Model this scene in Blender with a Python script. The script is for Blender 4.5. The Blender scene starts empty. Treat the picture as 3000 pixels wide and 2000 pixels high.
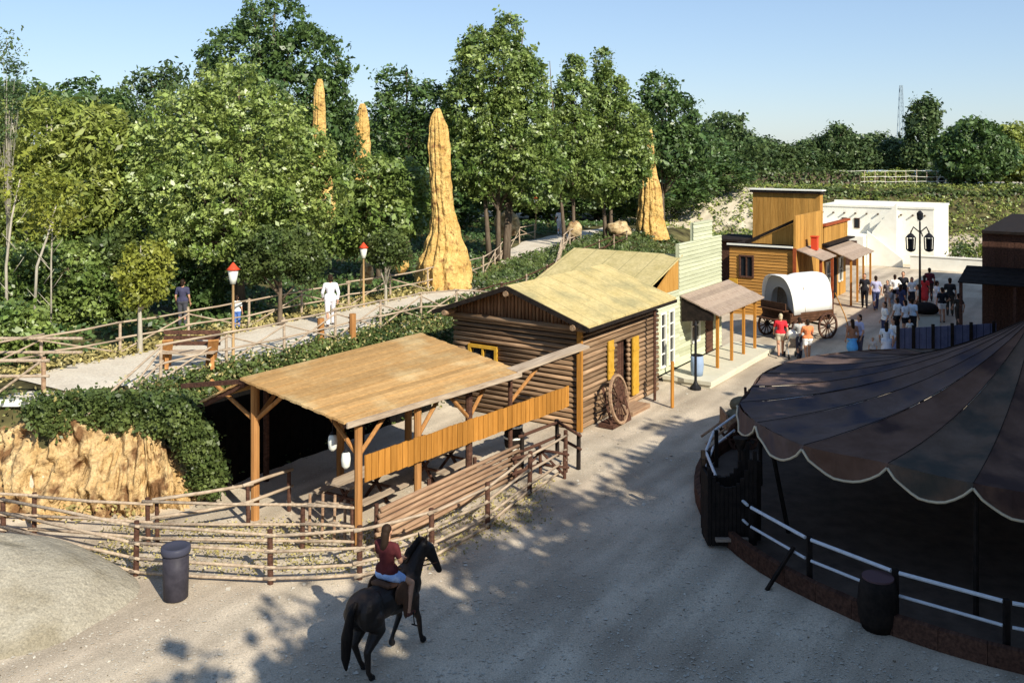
import bpy, bmesh, math, random
import numpy as np
from mathutils import Vector, Matrix

# ------------------------------------------------------------------ camera, world, sun
scene = bpy.context.scene
COL = scene.collection
FPX = 2800.0; CAMH = 8.5; HOR = 430.0          # lens in source pixels (3000 wide), eye height, horizon row
cd = bpy.data.cameras.new('camera'); cam = bpy.data.objects.new('camera', cd); COL.objects.link(cam)
cd.sensor_width = 36.0; cd.lens = 36.0 * FPX / 3000.0
cd.shift_y = -(1000.0 - HOR) / 3000.0
cam.location = (0, 0, CAMH); cam.rotation_euler = (math.radians(90), 0, 0)
cd.clip_start = 0.1; cd.clip_end = 3000
scene.camera = cam
SUN_EL = math.radians(35); SUN_DIR = Vector((0.55, -0.835, 0)).normalized()
world = bpy.data.worlds.new('World'); scene.world = world; world.use_nodes = True
wn = world.node_tree
sky = wn.nodes.new('ShaderNodeTexSky'); sky.sky_type = 'NISHITA'; sky.sun_disc = False
sky.sun_elevation = SUN_EL; sky.sun_rotation = math.atan2(SUN_DIR.x, SUN_DIR.y)
sky.air_density = 1.0; sky.dust_density = 0.2; sky.ozone_density = 2.5
bg = wn.nodes['Background']; bg.inputs[1].default_value = 0.14
tint = wn.nodes.new('ShaderNodeMix'); tint.data_type = 'RGBA'; tint.blend_type = 'MULTIPLY'; tint.inputs[0].default_value = 1.0
tint.inputs[7].default_value = (1.04, 1.19, 1.42, 1); gam = wn.nodes.new('ShaderNodeGamma'); gam.inputs[1].default_value = 0.62; wn.links.new(sky.outputs[0], gam.inputs[0]); wn.links.new(gam.outputs[0], tint.inputs[6]); wn.links.new(tint.outputs[2], bg.inputs[0])
sl = bpy.data.lights.new('sun', 'SUN'); sl.energy = 5.0; sl.angle = math.radians(0.5); sl.color = (1.0, 0.93, 0.80)
so = bpy.data.objects.new('sun', sl); COL.objects.link(so)
sd = Vector((SUN_DIR.x * math.cos(SUN_EL), SUN_DIR.y * math.cos(SUN_EL), math.sin(SUN_EL)))
so.rotation_euler = sd.to_track_quat('Z', 'Y').to_euler(); so.location = (20, -30, 40)
scene.view_settings.view_transform = 'Standard'; scene.view_settings.look = 'None'
scene.view_settings.gamma = 1.0; scene.view_settings.exposure = 0.5
scene.cycles.max_bounces = 6; scene.cycles.diffuse_bounces = 3; scene.cycles.glossy_bounces = 2
scene.cycles.transparent_max_bounces = 4; scene.cycles.transmission_bounces = 2

# ------------------------------------------------------------------ frames
C1, S1 = 0.5447, 0.8387                      # street direction
def W(s, t, z=0.0): return (C1 * s - S1 * t, S1 * s + C1 * t, z)
def ST(x, y): return (C1 * x + S1 * y, -S1 * x + C1 * y)
def PX(u, v, z=0.0):
    y = FPX * (CAMH - z) / (v - HOR)
    return ((u - 1500.0) / FPX * y, y, z)
def sstep(x): x = min(1.0, max(0.0, x)); return x * x * (3 - 2 * x)
def ground_z(x, y):
    s, t = ST(x, y)
    cut = min(1.95, max(0.0, 15.3 - s) * 1.15)
    t0 = 18.9 + cut + max(0.0, 13.0 - s) * 2.3 + 3.0 * sstep((s - 38) / 24)
    wd = 2.4 - cut + 2.2 * sstep((s - 26) / 12)
    z = (2.45 + 0.35 * sstep((s - 36) / 20)) * sstep((t - t0) / wd)
    if s > 62: z *= 1 - 0.6 * sstep((s - 62) / 10) * (1 - sstep((t - 30) / 8))
    zb = 4.7 * sstep((y - 77) / 13)
    z = max(z, zb)
    z += 0.02 * math.sin(x * 1.3 + 1) * math.cos(y * 1.1)
    return z

# ------------------------------------------------------------------ mesh helpers
class MB:
    def __init__(self, st=False): self.v = []; self.f = []; self.m = []; self.st = st; self.mi = 0; self.smooth = False
    def P(self, p): return W(*p) if self.st else tuple(p)
    def add(self, vs, fs, raw=False):
        b = len(self.v); self.v += [tuple(p) if raw else self.P(p) for p in vs]
        self.f += [tuple(i + b for i in f) for f in fs]; self.m += [self.mi] * len(fs)
    def box(self, x0, x1, y0, y1, z0, z1):
        self.add([(x0,y0,z0),(x1,y0,z0),(x1,y1,z0),(x0,y1,z0),(x0,y0,z1),(x1,y0,z1),(x1,y1,z1),(x0,y1,z1)],
                 [(0,3,2,1),(4,5,6,7),(0,1,5,4),(1,2,6,5),(2,3,7,6),(3,0,4,7)])
    def hexa(self, bot, top):
        self.add(list(bot) + list(top), [(3,2,1,0),(4,5,6,7),(0,1,5,4),(1,2,6,5),(2,3,7,6),(3,0,4,7)])
    def beam(self, a, b, w, h):
        a = Vector(self.P(a)); b = Vector(self.P(b)); d = (b - a).normalized()
        up = Vector((0,0,1)) if abs(d.z) < 0.95 else Vector((0,1,0))
        x = d.cross(up).normalized() * w / 2; y = x.cross(d).normalized() * h / 2
        vs = [a-x-y, a+x-y, a+x+y, a-x+y, b-x-y, b+x-y, b+x+y, b-x+y]
        self.add([tuple(p) for p in vs], [(0,3,2,1),(4,5,6,7),(0,1,5,4),(1,2,6,5),(2,3,7,6),(3,0,4,7)], raw=True)
    def tube(self, pts, rs, n=8, cap=True, jit=0.0, rng=None):
        P = [Vector(self.P(p)) for p in pts]
        if not hasattr(rs, '__len__'): rs = [rs] * len(P)
        vs = []; d0 = None; x = None
        for i, p in enumerate(P):
            d = (P[min(i+1, len(P)-1)] - P[max(i-1, 0)]).normalized()
            if x is None:
                up = Vector((0,0,1)) if abs(d.z) < 0.9 else Vector((1,0,0))
                x = d.cross(up).normalized()
            else: x = (x - d * x.dot(d)).normalized()
            y = d.cross(x)
            for k in range(n):
                a = 2 * math.pi * k / n; r = rs[i] * (1 + (rng.uniform(-jit, jit) if rng else 0))
                vs.append(tuple(p + x * math.cos(a) * r + y * math.sin(a) * r))
        fs = []
        for i in range(len(P) - 1):
            for k in range(n):
                k2 = (k + 1) % n; fs.append((i*n+k, i*n+k2, (i+1)*n+k2, (i+1)*n+k))
        if cap: fs.append(tuple(reversed(range(n)))); fs.append(tuple((len(P)-1)*n + k for k in range(n)))
        self.add(vs, fs, raw=True)
    def lathe(self, c, prof, n=20, axis=None):
        c = Vector(self.P(c)); z = Vector(axis).normalized() if axis else Vector((0,0,1))
        x = z.orthogonal().normalized(); y = z.cross(x)
        vs = []; fs = []
        for r, h in prof:
            for k in range(n):
                a = 2*math.pi*k/n; vs.append(tuple(c + x*math.cos(a)*r + y*math.sin(a)*r + z*h))
        for i in range(len(prof)-1):
            for k in range(n):
                k2 = (k+1) % n; fs.append((i*n+k, i*n+k2, (i+1)*n+k2, (i+1)*n+k))
        fs.append(tuple(reversed(range(n)))); fs.append(tuple((len(prof)-1)*n+k for k in range(n)))
        self.add(vs, fs, raw=True)
    def ball(self, c, r, n=12, m=8):
        if not hasattr(r, '__len__'): r = (r, r, r)
        c = self.P(c); vs = [(c[0], c[1], c[2]-r[2])]
        for j in range(1, m):
            ph = -math.pi/2 + math.pi*j/m
            for k in range(n):
                a = 2*math.pi*k/n; vs.append((c[0]+r[0]*math.cos(a)*math.cos(ph), c[1]+r[1]*math.sin(a)*math.cos(ph), c[2]+r[2]*math.sin(ph)))
        vs.append((c[0], c[1], c[2]+r[2])); fs = []
        for k in range(n): fs.append((0, 1+(k+1)%n, 1+k))
        for j in range(m-2):
            for k in range(n):
                a = 1+j*n; fs.append((a+k, a+(k+1)%n, a+n+(k+1)%n, a+n+k))
        a = 1+(m-2)*n
        for k in range(n): fs.append((a+k, a+(k+1)%n, len(vs)-1))
        self.add(vs, fs, raw=True)
    def disc(self, c, r, th, n=24): self.lathe(c, [(r, -th/2), (r, th/2)], n)
    def build(self, name, mats, parent=None, smooth=None):
        me = bpy.data.meshes.new(name)
        off = Vector(parent.location) if parent else Vector((0,0,0))
        if parent and parent.parent: off = Vector(parent.parent.location) + off
        me.from_pydata([(p[0]-off.x, p[1]-off.y, p[2]-off.z) for p in self.v], [], self.f)
        if not isinstance(mats, (list, tuple)): mats = [mats]
        for m in mats: me.materials.append(m)
        if len(mats) > 1: me.polygons.foreach_set('material_index', self.m)
        if (self.smooth if smooth is None else smooth): me.polygons.foreach_set('use_smooth', [True]*len(me.polygons))
        me.update()
        o = bpy.data.objects.new(name, me); COL.objects.link(o)
        if parent: o.parent = parent
        return o
def tag(o, label=None, cat=None, group=None, kind=None):
    if label: o['label'] = label
    if cat: o['category'] = cat
    if group: o['group'] = group
    if kind: o['kind'] = kind
    return o
def thing(name, label, cat, loc=(0,0,0), group=None):
    o = bpy.data.objects.new(name, None); COL.objects.link(o); o.location = loc; o.empty_display_size = 0.3
    return tag(o, label, cat, group)
def copy_tree(o, parent=None):
    c = o.copy(); COL.objects.link(c)
    if parent: c.parent = parent
    for ch in list(o.children): copy_tree(ch, c)
    return c
def struct(name, mb, mat, smooth=False):
    return tag(mb.build(name, mat, smooth=smooth), kind='structure')

# ------------------------------------------------------------------ materials
def mat(name, col, rough=0.9, spec=0.1, c2=None, scale=(1,1,1), noise=4.0, detail=4.0, bump=0.0, bdist=0.03, bscale=None, rot=0.0,
        c3=None, c3scale=0.5, c3lo=0.5, c3hi=0.65, metal=0.0, stripe=None, island=0.0, translucent=None, fine=None):
    m = bpy.data.materials.new(name); m.use_nodes = True; nt = m.node_tree; N = nt.nodes; L = nt.links
    b = N['Principled BSDF']; b.inputs['Roughness'].default_value = rough
    b.inputs['Specular IOR Level'].default_value = spec; b.inputs['Metallic'].default_value = metal
    b.inputs['Base Color'].default_value = (*col, 1)
    tc = N.new('ShaderNodeTexCoord'); mp = N.new('ShaderNodeMapping'); mp.inputs['Rotation'].default_value = (0, 0, rot)
    mp2 = N.new('ShaderNodeMapping'); mp2.inputs['Scale'].default_value = scale
    L.new(tc.outputs['Object'], mp.inputs[0]); L.new(mp.outputs[0], mp2.inputs[0])
    nz = N.new('ShaderNodeTexNoise'); nz.inputs['Scale'].default_value = noise; nz.inputs['Detail'].default_value = detail
    nz.inputs['Roughness'].default_value = 0.65
    L.new(mp2.outputs[0], nz.inputs['Vector'])
    out = None
    if c2:
        rp = N.new('ShaderNodeValToRGB'); rp.color_ramp.elements[0].position = 0.33; rp.color_ramp.elements[1].position = 0.67
        rp.color_ramp.elements[0].color = (*col, 1); rp.color_ramp.elements[1].color = (*c2, 1)
        L.new(nz.outputs['Fac'], rp.inputs[0]); out = rp.outputs[0]
    if c3:
        n3 = N.new('ShaderNodeTexNoise'); n3.inputs['Scale'].default_value = c3scale; n3.inputs['Detail'].default_value = 6
        L.new(mp.outputs[0], n3.inputs['Vector'])
        r3 = N.new('ShaderNodeValToRGB'); r3.color_ramp.elements[0].position = c3lo; r3.color_ramp.elements[1].position = c3hi
        L.new(n3.outputs['Fac'], r3.inputs[0])
        mx = N.new('ShaderNodeMix'); mx.data_type = 'RGBA'; mx.inputs[7].default_value = (*c3, 1)
        L.new(r3.outputs[0], mx.inputs[0])
        if out: L.new(out, mx.inputs[6])
        else: mx.inputs[6].default_value = (*col, 1)
        out = mx.outputs[2]
    if island:
        ge = N.new('ShaderNodeNewGeometry'); hs = N.new('ShaderNodeHueSaturation')
        mr = N.new('ShaderNodeMapRange'); mr.inputs[3].default_value = 1 - island; mr.inputs[4].default_value = 1 + island
        L.new(ge.outputs['Random Per Island'], mr.inputs[0]); L.new(mr.outputs[0], hs.inputs['Value'])
        if out: L.new(out, hs.inputs['Color'])
        else: hs.inputs['Color'].default_value = (*col, 1)
        out = hs.outputs[0]
    if fine:
        fn = N.new('ShaderNodeTexNoise'); fn.inputs['Scale'].default_value = fine[0]; fn.inputs['Detail'].default_value = 3; fn.inputs['Roughness'].default_value = 0.8
        L.new(mp.outputs[0], fn.inputs['Vector']); hs = N.new('ShaderNodeHueSaturation'); mr = N.new('ShaderNodeMapRange')
        mr.inputs[1].default_value = 0.3; mr.inputs[2].default_value = 0.7; mr.inputs[3].default_value = 1 - fine[1]; mr.inputs[4].default_value = 1 + fine[1]; mr.clamp = False
        L.new(fn.outputs['Fac'], mr.inputs[0]); L.new(mr.outputs[0], hs.inputs['Value'])
        if out: L.new(out, hs.inputs['Color'])
        else: hs.inputs['Color'].default_value = (*col, 1)
        out = hs.outputs[0]
    if stripe:   # (axis, period m, width fraction, colour)
        sx = N.new('ShaderNodeSeparateXYZ'); L.new(mp.outputs[0], sx.inputs[0])
        md = N.new('ShaderNodeMath'); md.operation = 'PINGPONG'; md.inputs[1].default_value = stripe[1] / 2
        L.new(sx.outputs[stripe[0]], md.inputs[0])
        lt = N.new('ShaderNodeMath'); lt.operation = 'LESS_THAN'; lt.inputs[1].default_value = stripe[1] / 2 * stripe[2]
        L.new(md.outputs[0], lt.inputs[0])
        mx = N.new('ShaderNodeMix'); mx.data_type = 'RGBA'; mx.inputs[7].default_value = (*stripe[3], 1)
        L.new(lt.outputs[0], mx.inputs[0])
        if out: L.new(out, mx.inputs[6])
        else: mx.inputs[6].default_value = (*col, 1)
        out = mx.outputs[2]
    if out: L.new(out, b.inputs['Base Color'])
    if bump:
        bn = N.new('ShaderNodeTexNoise'); bn.inputs['Scale'].default_value = bscale or noise * 3; bn.inputs['Detail'].default_value = 5
        L.new(mp2.outputs[0], bn.inputs['Vector'])
        bp = N.new('ShaderNodeBump'); bp.inputs['Strength'].default_value = bump; bp.inputs['Distance'].default_value = bdist
        L.new(bn.outputs['Fac'], bp.inputs['Height']); L.new(bp.outputs[0], b.inputs['Normal'])
    if translucent:
        tr = N.new('ShaderNodeBsdfTranslucent'); ms = N.new('ShaderNodeMixShader'); ms.inputs[0].default_value = translucent
        L.new(b.outputs[0], ms.inputs[1]); L.new(tr.outputs[0], ms.inputs[2])
        if out: L.new(out, tr.inputs[0])
        L.new(ms.outputs[0], N['Material Output'].inputs[0])
    return m
RS = -math.atan2(S1, C1)
def wood(name, c, c2, along='s', isl=0.2, **k):
    sc = {'s': (0.35, 5, 5), 't': (5, 0.35, 5), 'z': (5, 5, 0.35)}[along]
    return mat(name, c, c2=c2, scale=sc, noise=3.0, bump=0.35, rot=RS, island=isl, **k)
M = {}
M['dirt'] = mat('packed dirt', (0.47,0.395,0.295), c2=(0.59,0.505,0.385), noise=0.6, detail=8, bump=0.35, bdist=.02, bscale=22, c3=(0.31,0.245,0.18), c3scale=0.35, c3lo=0.42, c3hi=0.82, fine=(34, 0.34))
M['path'] = mat('pale path', (0.54,0.47,0.37), c2=(0.64,0.58,0.47), noise=1.2, detail=7, bump=0.4, bscale=10, fine=(16,0.2))
M['ringdirt'] = mat('ring earth with tent shade', (0.07,0.052,0.042), c2=(0.12,0.09,0.07), noise=2, bump=0.5)  # earth darkened to stand in for the shade under the tent
M['concrete'] = mat('pale slab', (0.55,0.52,0.40), c2=(0.63,0.59,0.46), noise=2, bump=0.2)
M['shedroof'] = wood('tan board roofing', (0.37,0.215,0.085), (0.47,0.29,0.12), 's', c3=(0.50,0.36,0.18), c3scale=0.7, fine=(9,0.16))
M['postwood'] = wood('orange brown post wood', (0.29,0.13,0.042), (0.42,0.21,0.075), 'z')
M['boardwood'] = wood('orange fascia boards', (0.34,0.145,0.025), (0.47,0.215,0.045), 'z')
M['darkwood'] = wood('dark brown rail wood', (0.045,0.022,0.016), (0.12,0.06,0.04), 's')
M['paledry'] = wood('dry grey brown rail wood', (0.27,0.20,0.14), (0.46,0.37,0.27), 's', isl=0.38)
M['slat'] = wood('weathered half round slats', (0.20,0.115,0.07), (0.40,0.27,0.17), 's', isl=0.38)
M['logs'] = wood('log wall s', (0.16,0.092,0.05), (0.36,0.245,0.15), 's', isl=0.38)
M['logt'] = wood('log wall t', (0.15,0.086,0.046), (0.34,0.225,0.135), 't', isl=0.38)
M['logz'] = wood('upright log ends', (0.18,0.075,0.035), (0.38,0.20,0.10), 'z')
M['creamroof'] = mat('cream felt roofing', (0.45,0.355,0.15), c2=(0.57,0.46,0.22), noise=1.5, detail=6, rot=RS, bump=0.2, c3=(0.32,0.28,0.14), c3scale=0.8, c3lo=0.5, c3hi=0.7, fine=(9,0.2), stripe=(0,0.95,0.03,(0.26,0.21,0.10)))
M['black'] = mat('black wood and shade tone', (0.012,0.010,0.009), c2=(0.03,0.022,0.018), noise=5, bump=0.3)
M['clap'] = wood('pale green white clapboard', (0.41,0.43,0.28), (0.51,0.53,0.37), 's')
M['white'] = mat('white paint', (0.74,0.73,0.62), c2=(0.80,0.79,0.70), noise=5, rough=0.6)
M['porchroof'] = wood('grey brown porch roofing', (0.25,0.185,0.145), (0.38,0.30,0.23), 't')
M['yellow'] = mat('yellow paint', (0.46,0.25,0.025), c2=(0.58,0.34,0.05), noise=6, rough=0.6)
M['orange'] = wood('orange tan clapboard', (0.36,0.17,0.04), (0.50,0.26,0.07), 't')
M['orangev'] = wood('orange tan upright boards', (0.36,0.18,0.04), (0.50,0.27,0.07), 'z')
M['redbrown'] = mat('red brown paint', (0.25,0.05,0.02), c2=(0.34,0.09,0.03), noise=6, rough=0.7)
M['adobe'] = mat('whitewashed adobe', (0.80,0.77,0.66), c2=(0.86,0.84,0.74), noise=2, bump=0.3, bscale=4)
M['glass'] = mat('dark glass', (0.015,0.018,0.022), rough=0.15, spec=0.6)
M['canvas'] = mat('white canvas', (0.84,0.83,0.76), c2=(0.88,0.87,0.82), noise=3, rough=0.9, bump=0.15)
M['shadecanvas'] = mat('canvas greyed as shade', (0.36,0.36,0.34), rough=0.9)  # same canvas greyed, shade of the wagon front put into the colour
M['tentA'] = mat('plum grey striped tent cloth', (0.115,0.075,0.060), c2=(0.165,0.112,0.095), noise=2, bump=0.7, bdist=.08, bscale=1.6, c3=(0.06,0.05,0.06), c3scale=1.0)
M['tentB'] = mat('rust brown tent cloth', (0.115,0.062,0.042), c2=(0.165,0.095,0.068), noise=1.5, bump=0.7, bdist=.08, bscale=1.6, c3=(0.06,0.035,0.03), c3scale=1.0)
M['tentC'] = mat('olive grey tent cloth', (0.110,0.072,0.050), c2=(0.155,0.106,0.078), noise=1.5, bump=0.7, bdist=.08, bscale=1.6, c3=(0.06,0.055,0.045), c3scale=1.0)
M['rope'] = mat('cream rope', (0.62,0.52,0.36), rough=0.8)
M['railwhite'] = mat('white ring rail', (0.58,0.60,0.63), c2=(0.70,0.72,0.75), noise=9, rough=0.55, spec=0.5)
M['ochre'] = mat('ochre rock', (0.46,0.27,0.075), c2=(0.66,0.46,0.17), noise=1.6, detail=9, scale=(1,1,0.9), bump=1.0, bdist=0.18, bscale=5, c3=(0.26,0.13,0.05), c3scale=3.2, c3lo=0.56, c3hi=0.70, fine=(14,0.25))
M['cliff'] = mat('orange cliff rock', (0.40,0.25,0.10), c2=(0.60,0.44,0.23), noise=2.2, detail=9, scale=(1,1,1), bump=1.0, bdist=0.2, bscale=5, c3=(0.17,0.09,0.04), c3scale=2.0, c3lo=0.50, c3hi=0.62, fine=(18,0.3))
M['sand'] = mat('pale heaped sand', (0.29,0.26,0.20), c2=(0.35,0.32,0.25), noise=2, bump=0.8, bdist=.05, bscale=9, fine=(26,0.35), c3=(0.24,0.21,0.15), c3scale=.9)
M['boulder'] = mat('tan boulder', (0.45,0.33,0.16), c2=(0.58,0.46,0.28), noise=2, bump=1.0, bscale=6, c3=(0.22,0.13,0.06), c3scale=2.5, fine=(12,0.3))
M['binmat'] = mat('dark blue bin paint', (0.028,0.026,0.034), c2=(0.05,0.046,0.058), rough=0.5, noise=5)
M['iron'] = mat('black iron', (0.015,0.015,0.017), rough=0.5)
M['lampglass'] = mat('white lamp glass', (0.75,0.76,0.68), rough=0.3)
M['red'] = mat('red enamel', (0.60,0.07,0.03), rough=0.4)
M['tanpole'] = mat('tan lamp post paint', (0.50,0.33,0.16), rough=0.6)
M['bark'] = mat('bark', (0.09,0.065,0.045), c2=(0.18,0.14,0.10), scale=(3,3,0.5), noise=4, bump=0.6)
M['palebark'] = mat('pale bark', (0.30,0.27,0.21), c2=(0.46,0.42,0.34), scale=(2,2,0.6), noise=4, bump=0.4)
M['skin'] = mat('skin', (0.50,0.27,0.17), rough=0.6)
M['hairdark'] = mat('dark hair', (0.025,0.015,0.010), rough=0.6)
M['hairfair'] = mat('light hair', (0.50,0.42,0.28), rough=0.6)
M['horse'] = mat('black brown horse coat', (0.011,0.008,0.007), c2=(0.022,0.014,0.010), noise=3, rough=0.5, spec=0.3, bump=0.15, bscale=40)
M['horsehair'] = mat('black horsehair', (0.006,0.005,0.005), scale=(6,6,0.5), c2=(0.016,0.012,0.010), noise=6, rough=0.55)
M['leather'] = mat('brown leather', (0.07,0.035,0.02), c2=(0.12,0.06,0.035), rough=0.5)
M['bluepanel'] = mat('blue grey painted boards', (0.10,0.11,0.19), c2=(0.15,0.16,0.25), noise=3, stripe=(0, 0.3, 0.08, (0.03,0.03,0.05)))
M['steel'] = mat('grey painted steel', (0.28,0.36,0.42), rough=0.5)
def foliage(name, c, c2, sp=0.35, tl=0.3, isl=0.4):
    return mat(name, c, c2=c2, noise=0.9, detail=3, rough=0.42, spec=sp, island=isl, translucent=tl)
M['f_bright'] = foliage('bright plane leaves', (0.14,0.215,0.04), (0.37,0.44,0.12), 0.8)
M['f_mid'] = foliage('mid green leaves', (0.085,0.155,0.028), (0.28,0.35,0.09), 0.7)
M['f_dark'] = foliage('dark green leaves', (0.04,0.09,0.024), (0.13,0.20,0.055), 0.5)
M['f_olive'] = foliage('olive willow leaves', (0.16,0.21,0.035), (0.34,0.38,0.09), 0.5)
M['f_yellow'] = foliage('yellow green leaves', (0.20,0.23,0.03), (0.30,0.31,0.055))
M['f_far'] = foliage('distant tree leaves', (0.05,0.095,0.034), (0.13,0.18,0.06))
M['f_hedge'] = foliage('hedge leaves', (0.045,0.08,0.022), (0.14,0.18,0.05))
M['f_dry'] = foliage('dry grass blades', (0.30,0.25,0.08), (0.42,0.36,0.15), tl=0.2)
M['shadeblack'] = mat('roof shade black planks', (0.004,0.004,0.004), c2=(0.009,0.008,0.007), noise=5, rough=0.95, spec=0.05)  # near black stands in for the shade of the shelter roof
M['storeroof'] = mat('greenish felt roofing', (0.42,0.345,0.15), c2=(0.53,0.44,0.22), noise=1.5, detail=6, rot=RS, bump=0.2, fine=(9,0.2), stripe=(1,0.9,0.03,(0.25,0.22,0.10)))
SHADE = [(*W(s_, t_)[:2], h_, w_) for s_, t_, h_, w_ in ((-6,-7,16,2.8),(-2,-6.5,14.5,2.5),(2,-6.5,14.5,2.5),(5.5,-5.5,14,2.5),(9,-6,13.8,2.5),(12.2,-6,14,2.4),(15.8,-6.5,14.3,2.4),(19.6,-6,13.8,2.3),(23.5,-6.3,13,2.2))]
# ------------------------------------------------------------------ ground sheets
def axis_vals(lo, a, b, hi, fine, coarse):
    v = list(np.arange(a, b + 1e-6, fine)); x = a; st = fine
    pre = []
    while x > lo: st = min(coarse, st * 1.35); x -= st; pre.append(x)
    x = b; st = fine; post = []
    while x < hi: st = min(coarse, st * 1.35); x += st; post.append(x)
    return pre[::-1] + v + post
gx = axis_vals(-900, -26, 46, 1100, 0.5, 60); gy = axis_vals(-120, 8, 96, 1900, 0.5, 70)
g = MB()
for y in gy:
    for x in gx: g.v.append((x, y, ground_z(x, y)))
nx = len(gx)
g.f = [(j*nx+i, j*nx+i+1, (j+1)*nx+i+1, (j+1)*nx+i) for j in range(len(gy)-1) for i in range(nx-1)]
g.m = [0]*len(g.f)
# ground: dirt on the flat, soil and grass on the banks (by slope and height) - one sheet
def ground_material():
    m = M['dirt'].copy(); m.name = 'ground'; nt = m.node_tree; N = nt.nodes; L = nt.links
    b = N['Principled BSDF']; old = b.inputs['Base Color'].links[0].from_socket
    ge = N.new('ShaderNodeNewGeometry'); sx = N.new('ShaderNodeSeparateXYZ'); L.new(ge.outputs['Position'], sx.inputs[0])
    nz = N.new('ShaderNodeTexNoise'); nz.inputs['Scale'].default_value = 0.7; nz.inputs['Detail'].default_value = 6
    L.new(ge.outputs['Position'], nz.inputs['Vector'])
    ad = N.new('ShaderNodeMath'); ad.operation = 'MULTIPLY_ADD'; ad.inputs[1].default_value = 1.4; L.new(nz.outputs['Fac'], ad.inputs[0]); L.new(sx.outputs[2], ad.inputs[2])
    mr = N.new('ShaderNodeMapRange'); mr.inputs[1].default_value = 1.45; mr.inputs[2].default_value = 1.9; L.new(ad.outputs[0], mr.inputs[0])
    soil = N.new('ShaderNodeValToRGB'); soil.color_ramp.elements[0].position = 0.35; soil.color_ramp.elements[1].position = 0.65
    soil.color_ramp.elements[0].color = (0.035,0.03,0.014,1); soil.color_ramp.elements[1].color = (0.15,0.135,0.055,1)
    n2 = N.new('ShaderNodeTexNoise'); n2.inputs['Scale'].default_value = 1.4; n2.inputs['Detail'].default_value = 7
    L.new(ge.outputs['Position'], n2.inputs['Vector']); L.new(n2.outputs['Fac'], soil.inputs[0])
    mx = N.new('ShaderNodeMix'); mx.data_type = 'RGBA'
    # the heap of sand is low and stays sand: only ground above the mound's left side x < -3 or y > 30 turns to soil
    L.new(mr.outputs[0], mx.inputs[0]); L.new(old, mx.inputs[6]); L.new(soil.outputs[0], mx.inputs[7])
    # bare pale bank far off, left of centre
    far = N.new('ShaderNodeMapRange'); far.inputs[1].default_value = 76; far.inputs[2].default_value = 78; L.new(sx.outputs[1], far.inputs[0])
    fx = N.new('ShaderNodeMapRange'); fx.inputs[1].default_value = 26; fx.inputs[2].default_value = 22; L.new(sx.outputs[0], fx.inputs[0])
    n4 = N.new('ShaderNodeTexNoise'); n4.inputs['Scale'].default_value = 0.25; n4.inputs['Detail'].default_value = 6; L.new(ge.outputs['Position'], n4.inputs['Vector'])
    r4 = N.new('ShaderNodeMapRange'); r4.inputs[1].default_value = 0.62; r4.inputs[2].default_value = 0.52; L.new(n4.outputs['Fac'], r4.inputs[0])
    y2 = N.new('ShaderNodeMapRange'); y2.inputs[1].default_value = 92; y2.inputs[2].default_value = 90; L.new(sx.outputs[1], y2.inputs[0])
    p1 = N.new('ShaderNodeMath'); p1.operation = 'MULTIPLY'; L.new(far.outputs[0], p1.inputs[0]); L.new(fx.outputs[0], p1.inputs[1])
    p2 = N.new('ShaderNodeMath'); p2.operation = 'MULTIPLY'; L.new(p1.outputs[0], p2.inputs[0]); L.new(r4.outputs[0], p2.inputs[1])
    p3 = N.new('ShaderNodeMath'); p3.operation = 'MULTIPLY'; L.new(p2.outputs[0], p3.inputs[0]); L.new(y2.outputs[0], p3.inputs[1])
    m2 = N.new('ShaderNodeMix'); m2.data_type = 'RGBA'; m2.inputs[7].default_value = (0.50,0.44,0.33,1)
    L.new(p3.outputs[0], m2.inputs[0]); L.new(mx.outputs[2], m2.inputs[6])
    # worn wheel and hoof tracks drawn out along the street
    tc = N.new('ShaderNodeMapping'); tc.inputs['Rotation'].default_value = (0, 0, RS); L.new(ge.outputs['Position'], tc.inputs[0])
    ts = N.new('ShaderNodeMapping'); ts.inputs['Scale'].default_value = (0.22, 1.6, 1); L.new(tc.outputs[0], ts.inputs[0])
    tn = N.new('ShaderNodeTexNoise'); tn.inputs['Scale'].default_value = 1.0; tn.inputs['Detail'].default_value = 1; L.new(ts.outputs[0], tn.inputs['Vector'])
    tr = N.new('ShaderNodeMapRange'); tr.inputs[1].default_value = 0.35; tr.inputs[2].default_value = 0.65; tr.inputs[3].default_value = 0.80; tr.inputs[4].default_value = 1.12; L.new(tn.outputs['Fac'], tr.inputs[0])
    th = N.new('ShaderNodeHueSaturation'); L.new(tr.outputs[0], th.inputs['Value']); L.new(m2.outputs[2], th.inputs['Color'])
    L.new(th.outputs[0], b.inputs['Base Color'])
    return m
M['ground'] = ground_material()
struct('ground', g, M['ground'], smooth=True)
# walkway on top of the bank
def path_c(s):                                  # centre t and half width
    return 22.75 + 6.65 * sstep((s - 33) / 18), 1.75
p = MB(); ss = np.arange(13.8, 60.1, 0.5); K = 7
for s in ss:
    c, hw = path_c(s)
    for k in range(K):
        t = c - hw + 2*hw*k/(K-1) + 0.12*math.sin(s*1.7+k); x, y, _ = W(s, t); p.v.append((x, y, max(ground_z(x, y), 2.2 if s < 15 else 0) + 0.03))
p.f = [(j*K+i, (j+1)*K+i, (j+1)*K+i+1, j*K+i+1)[::-1] for j in range(len(ss)-1) for i in range(K-1)]; p.m = [0]*len(p.f)
struct('path', p, M['path'], smooth=True)
# far road on the berm
r = MB(); xs = np.arange(-40, 200, 5.0)
for x in xs:
    for y in (97.0, 102.5): r.v.append((x, y, 4.73))
r.f = [(i*2, i*2+2, i*2+3, i*2+1) for i in range(len(xs)-1)]; r.m = [0]*len(r.f)
struct('road', r, M['path'])

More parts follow.
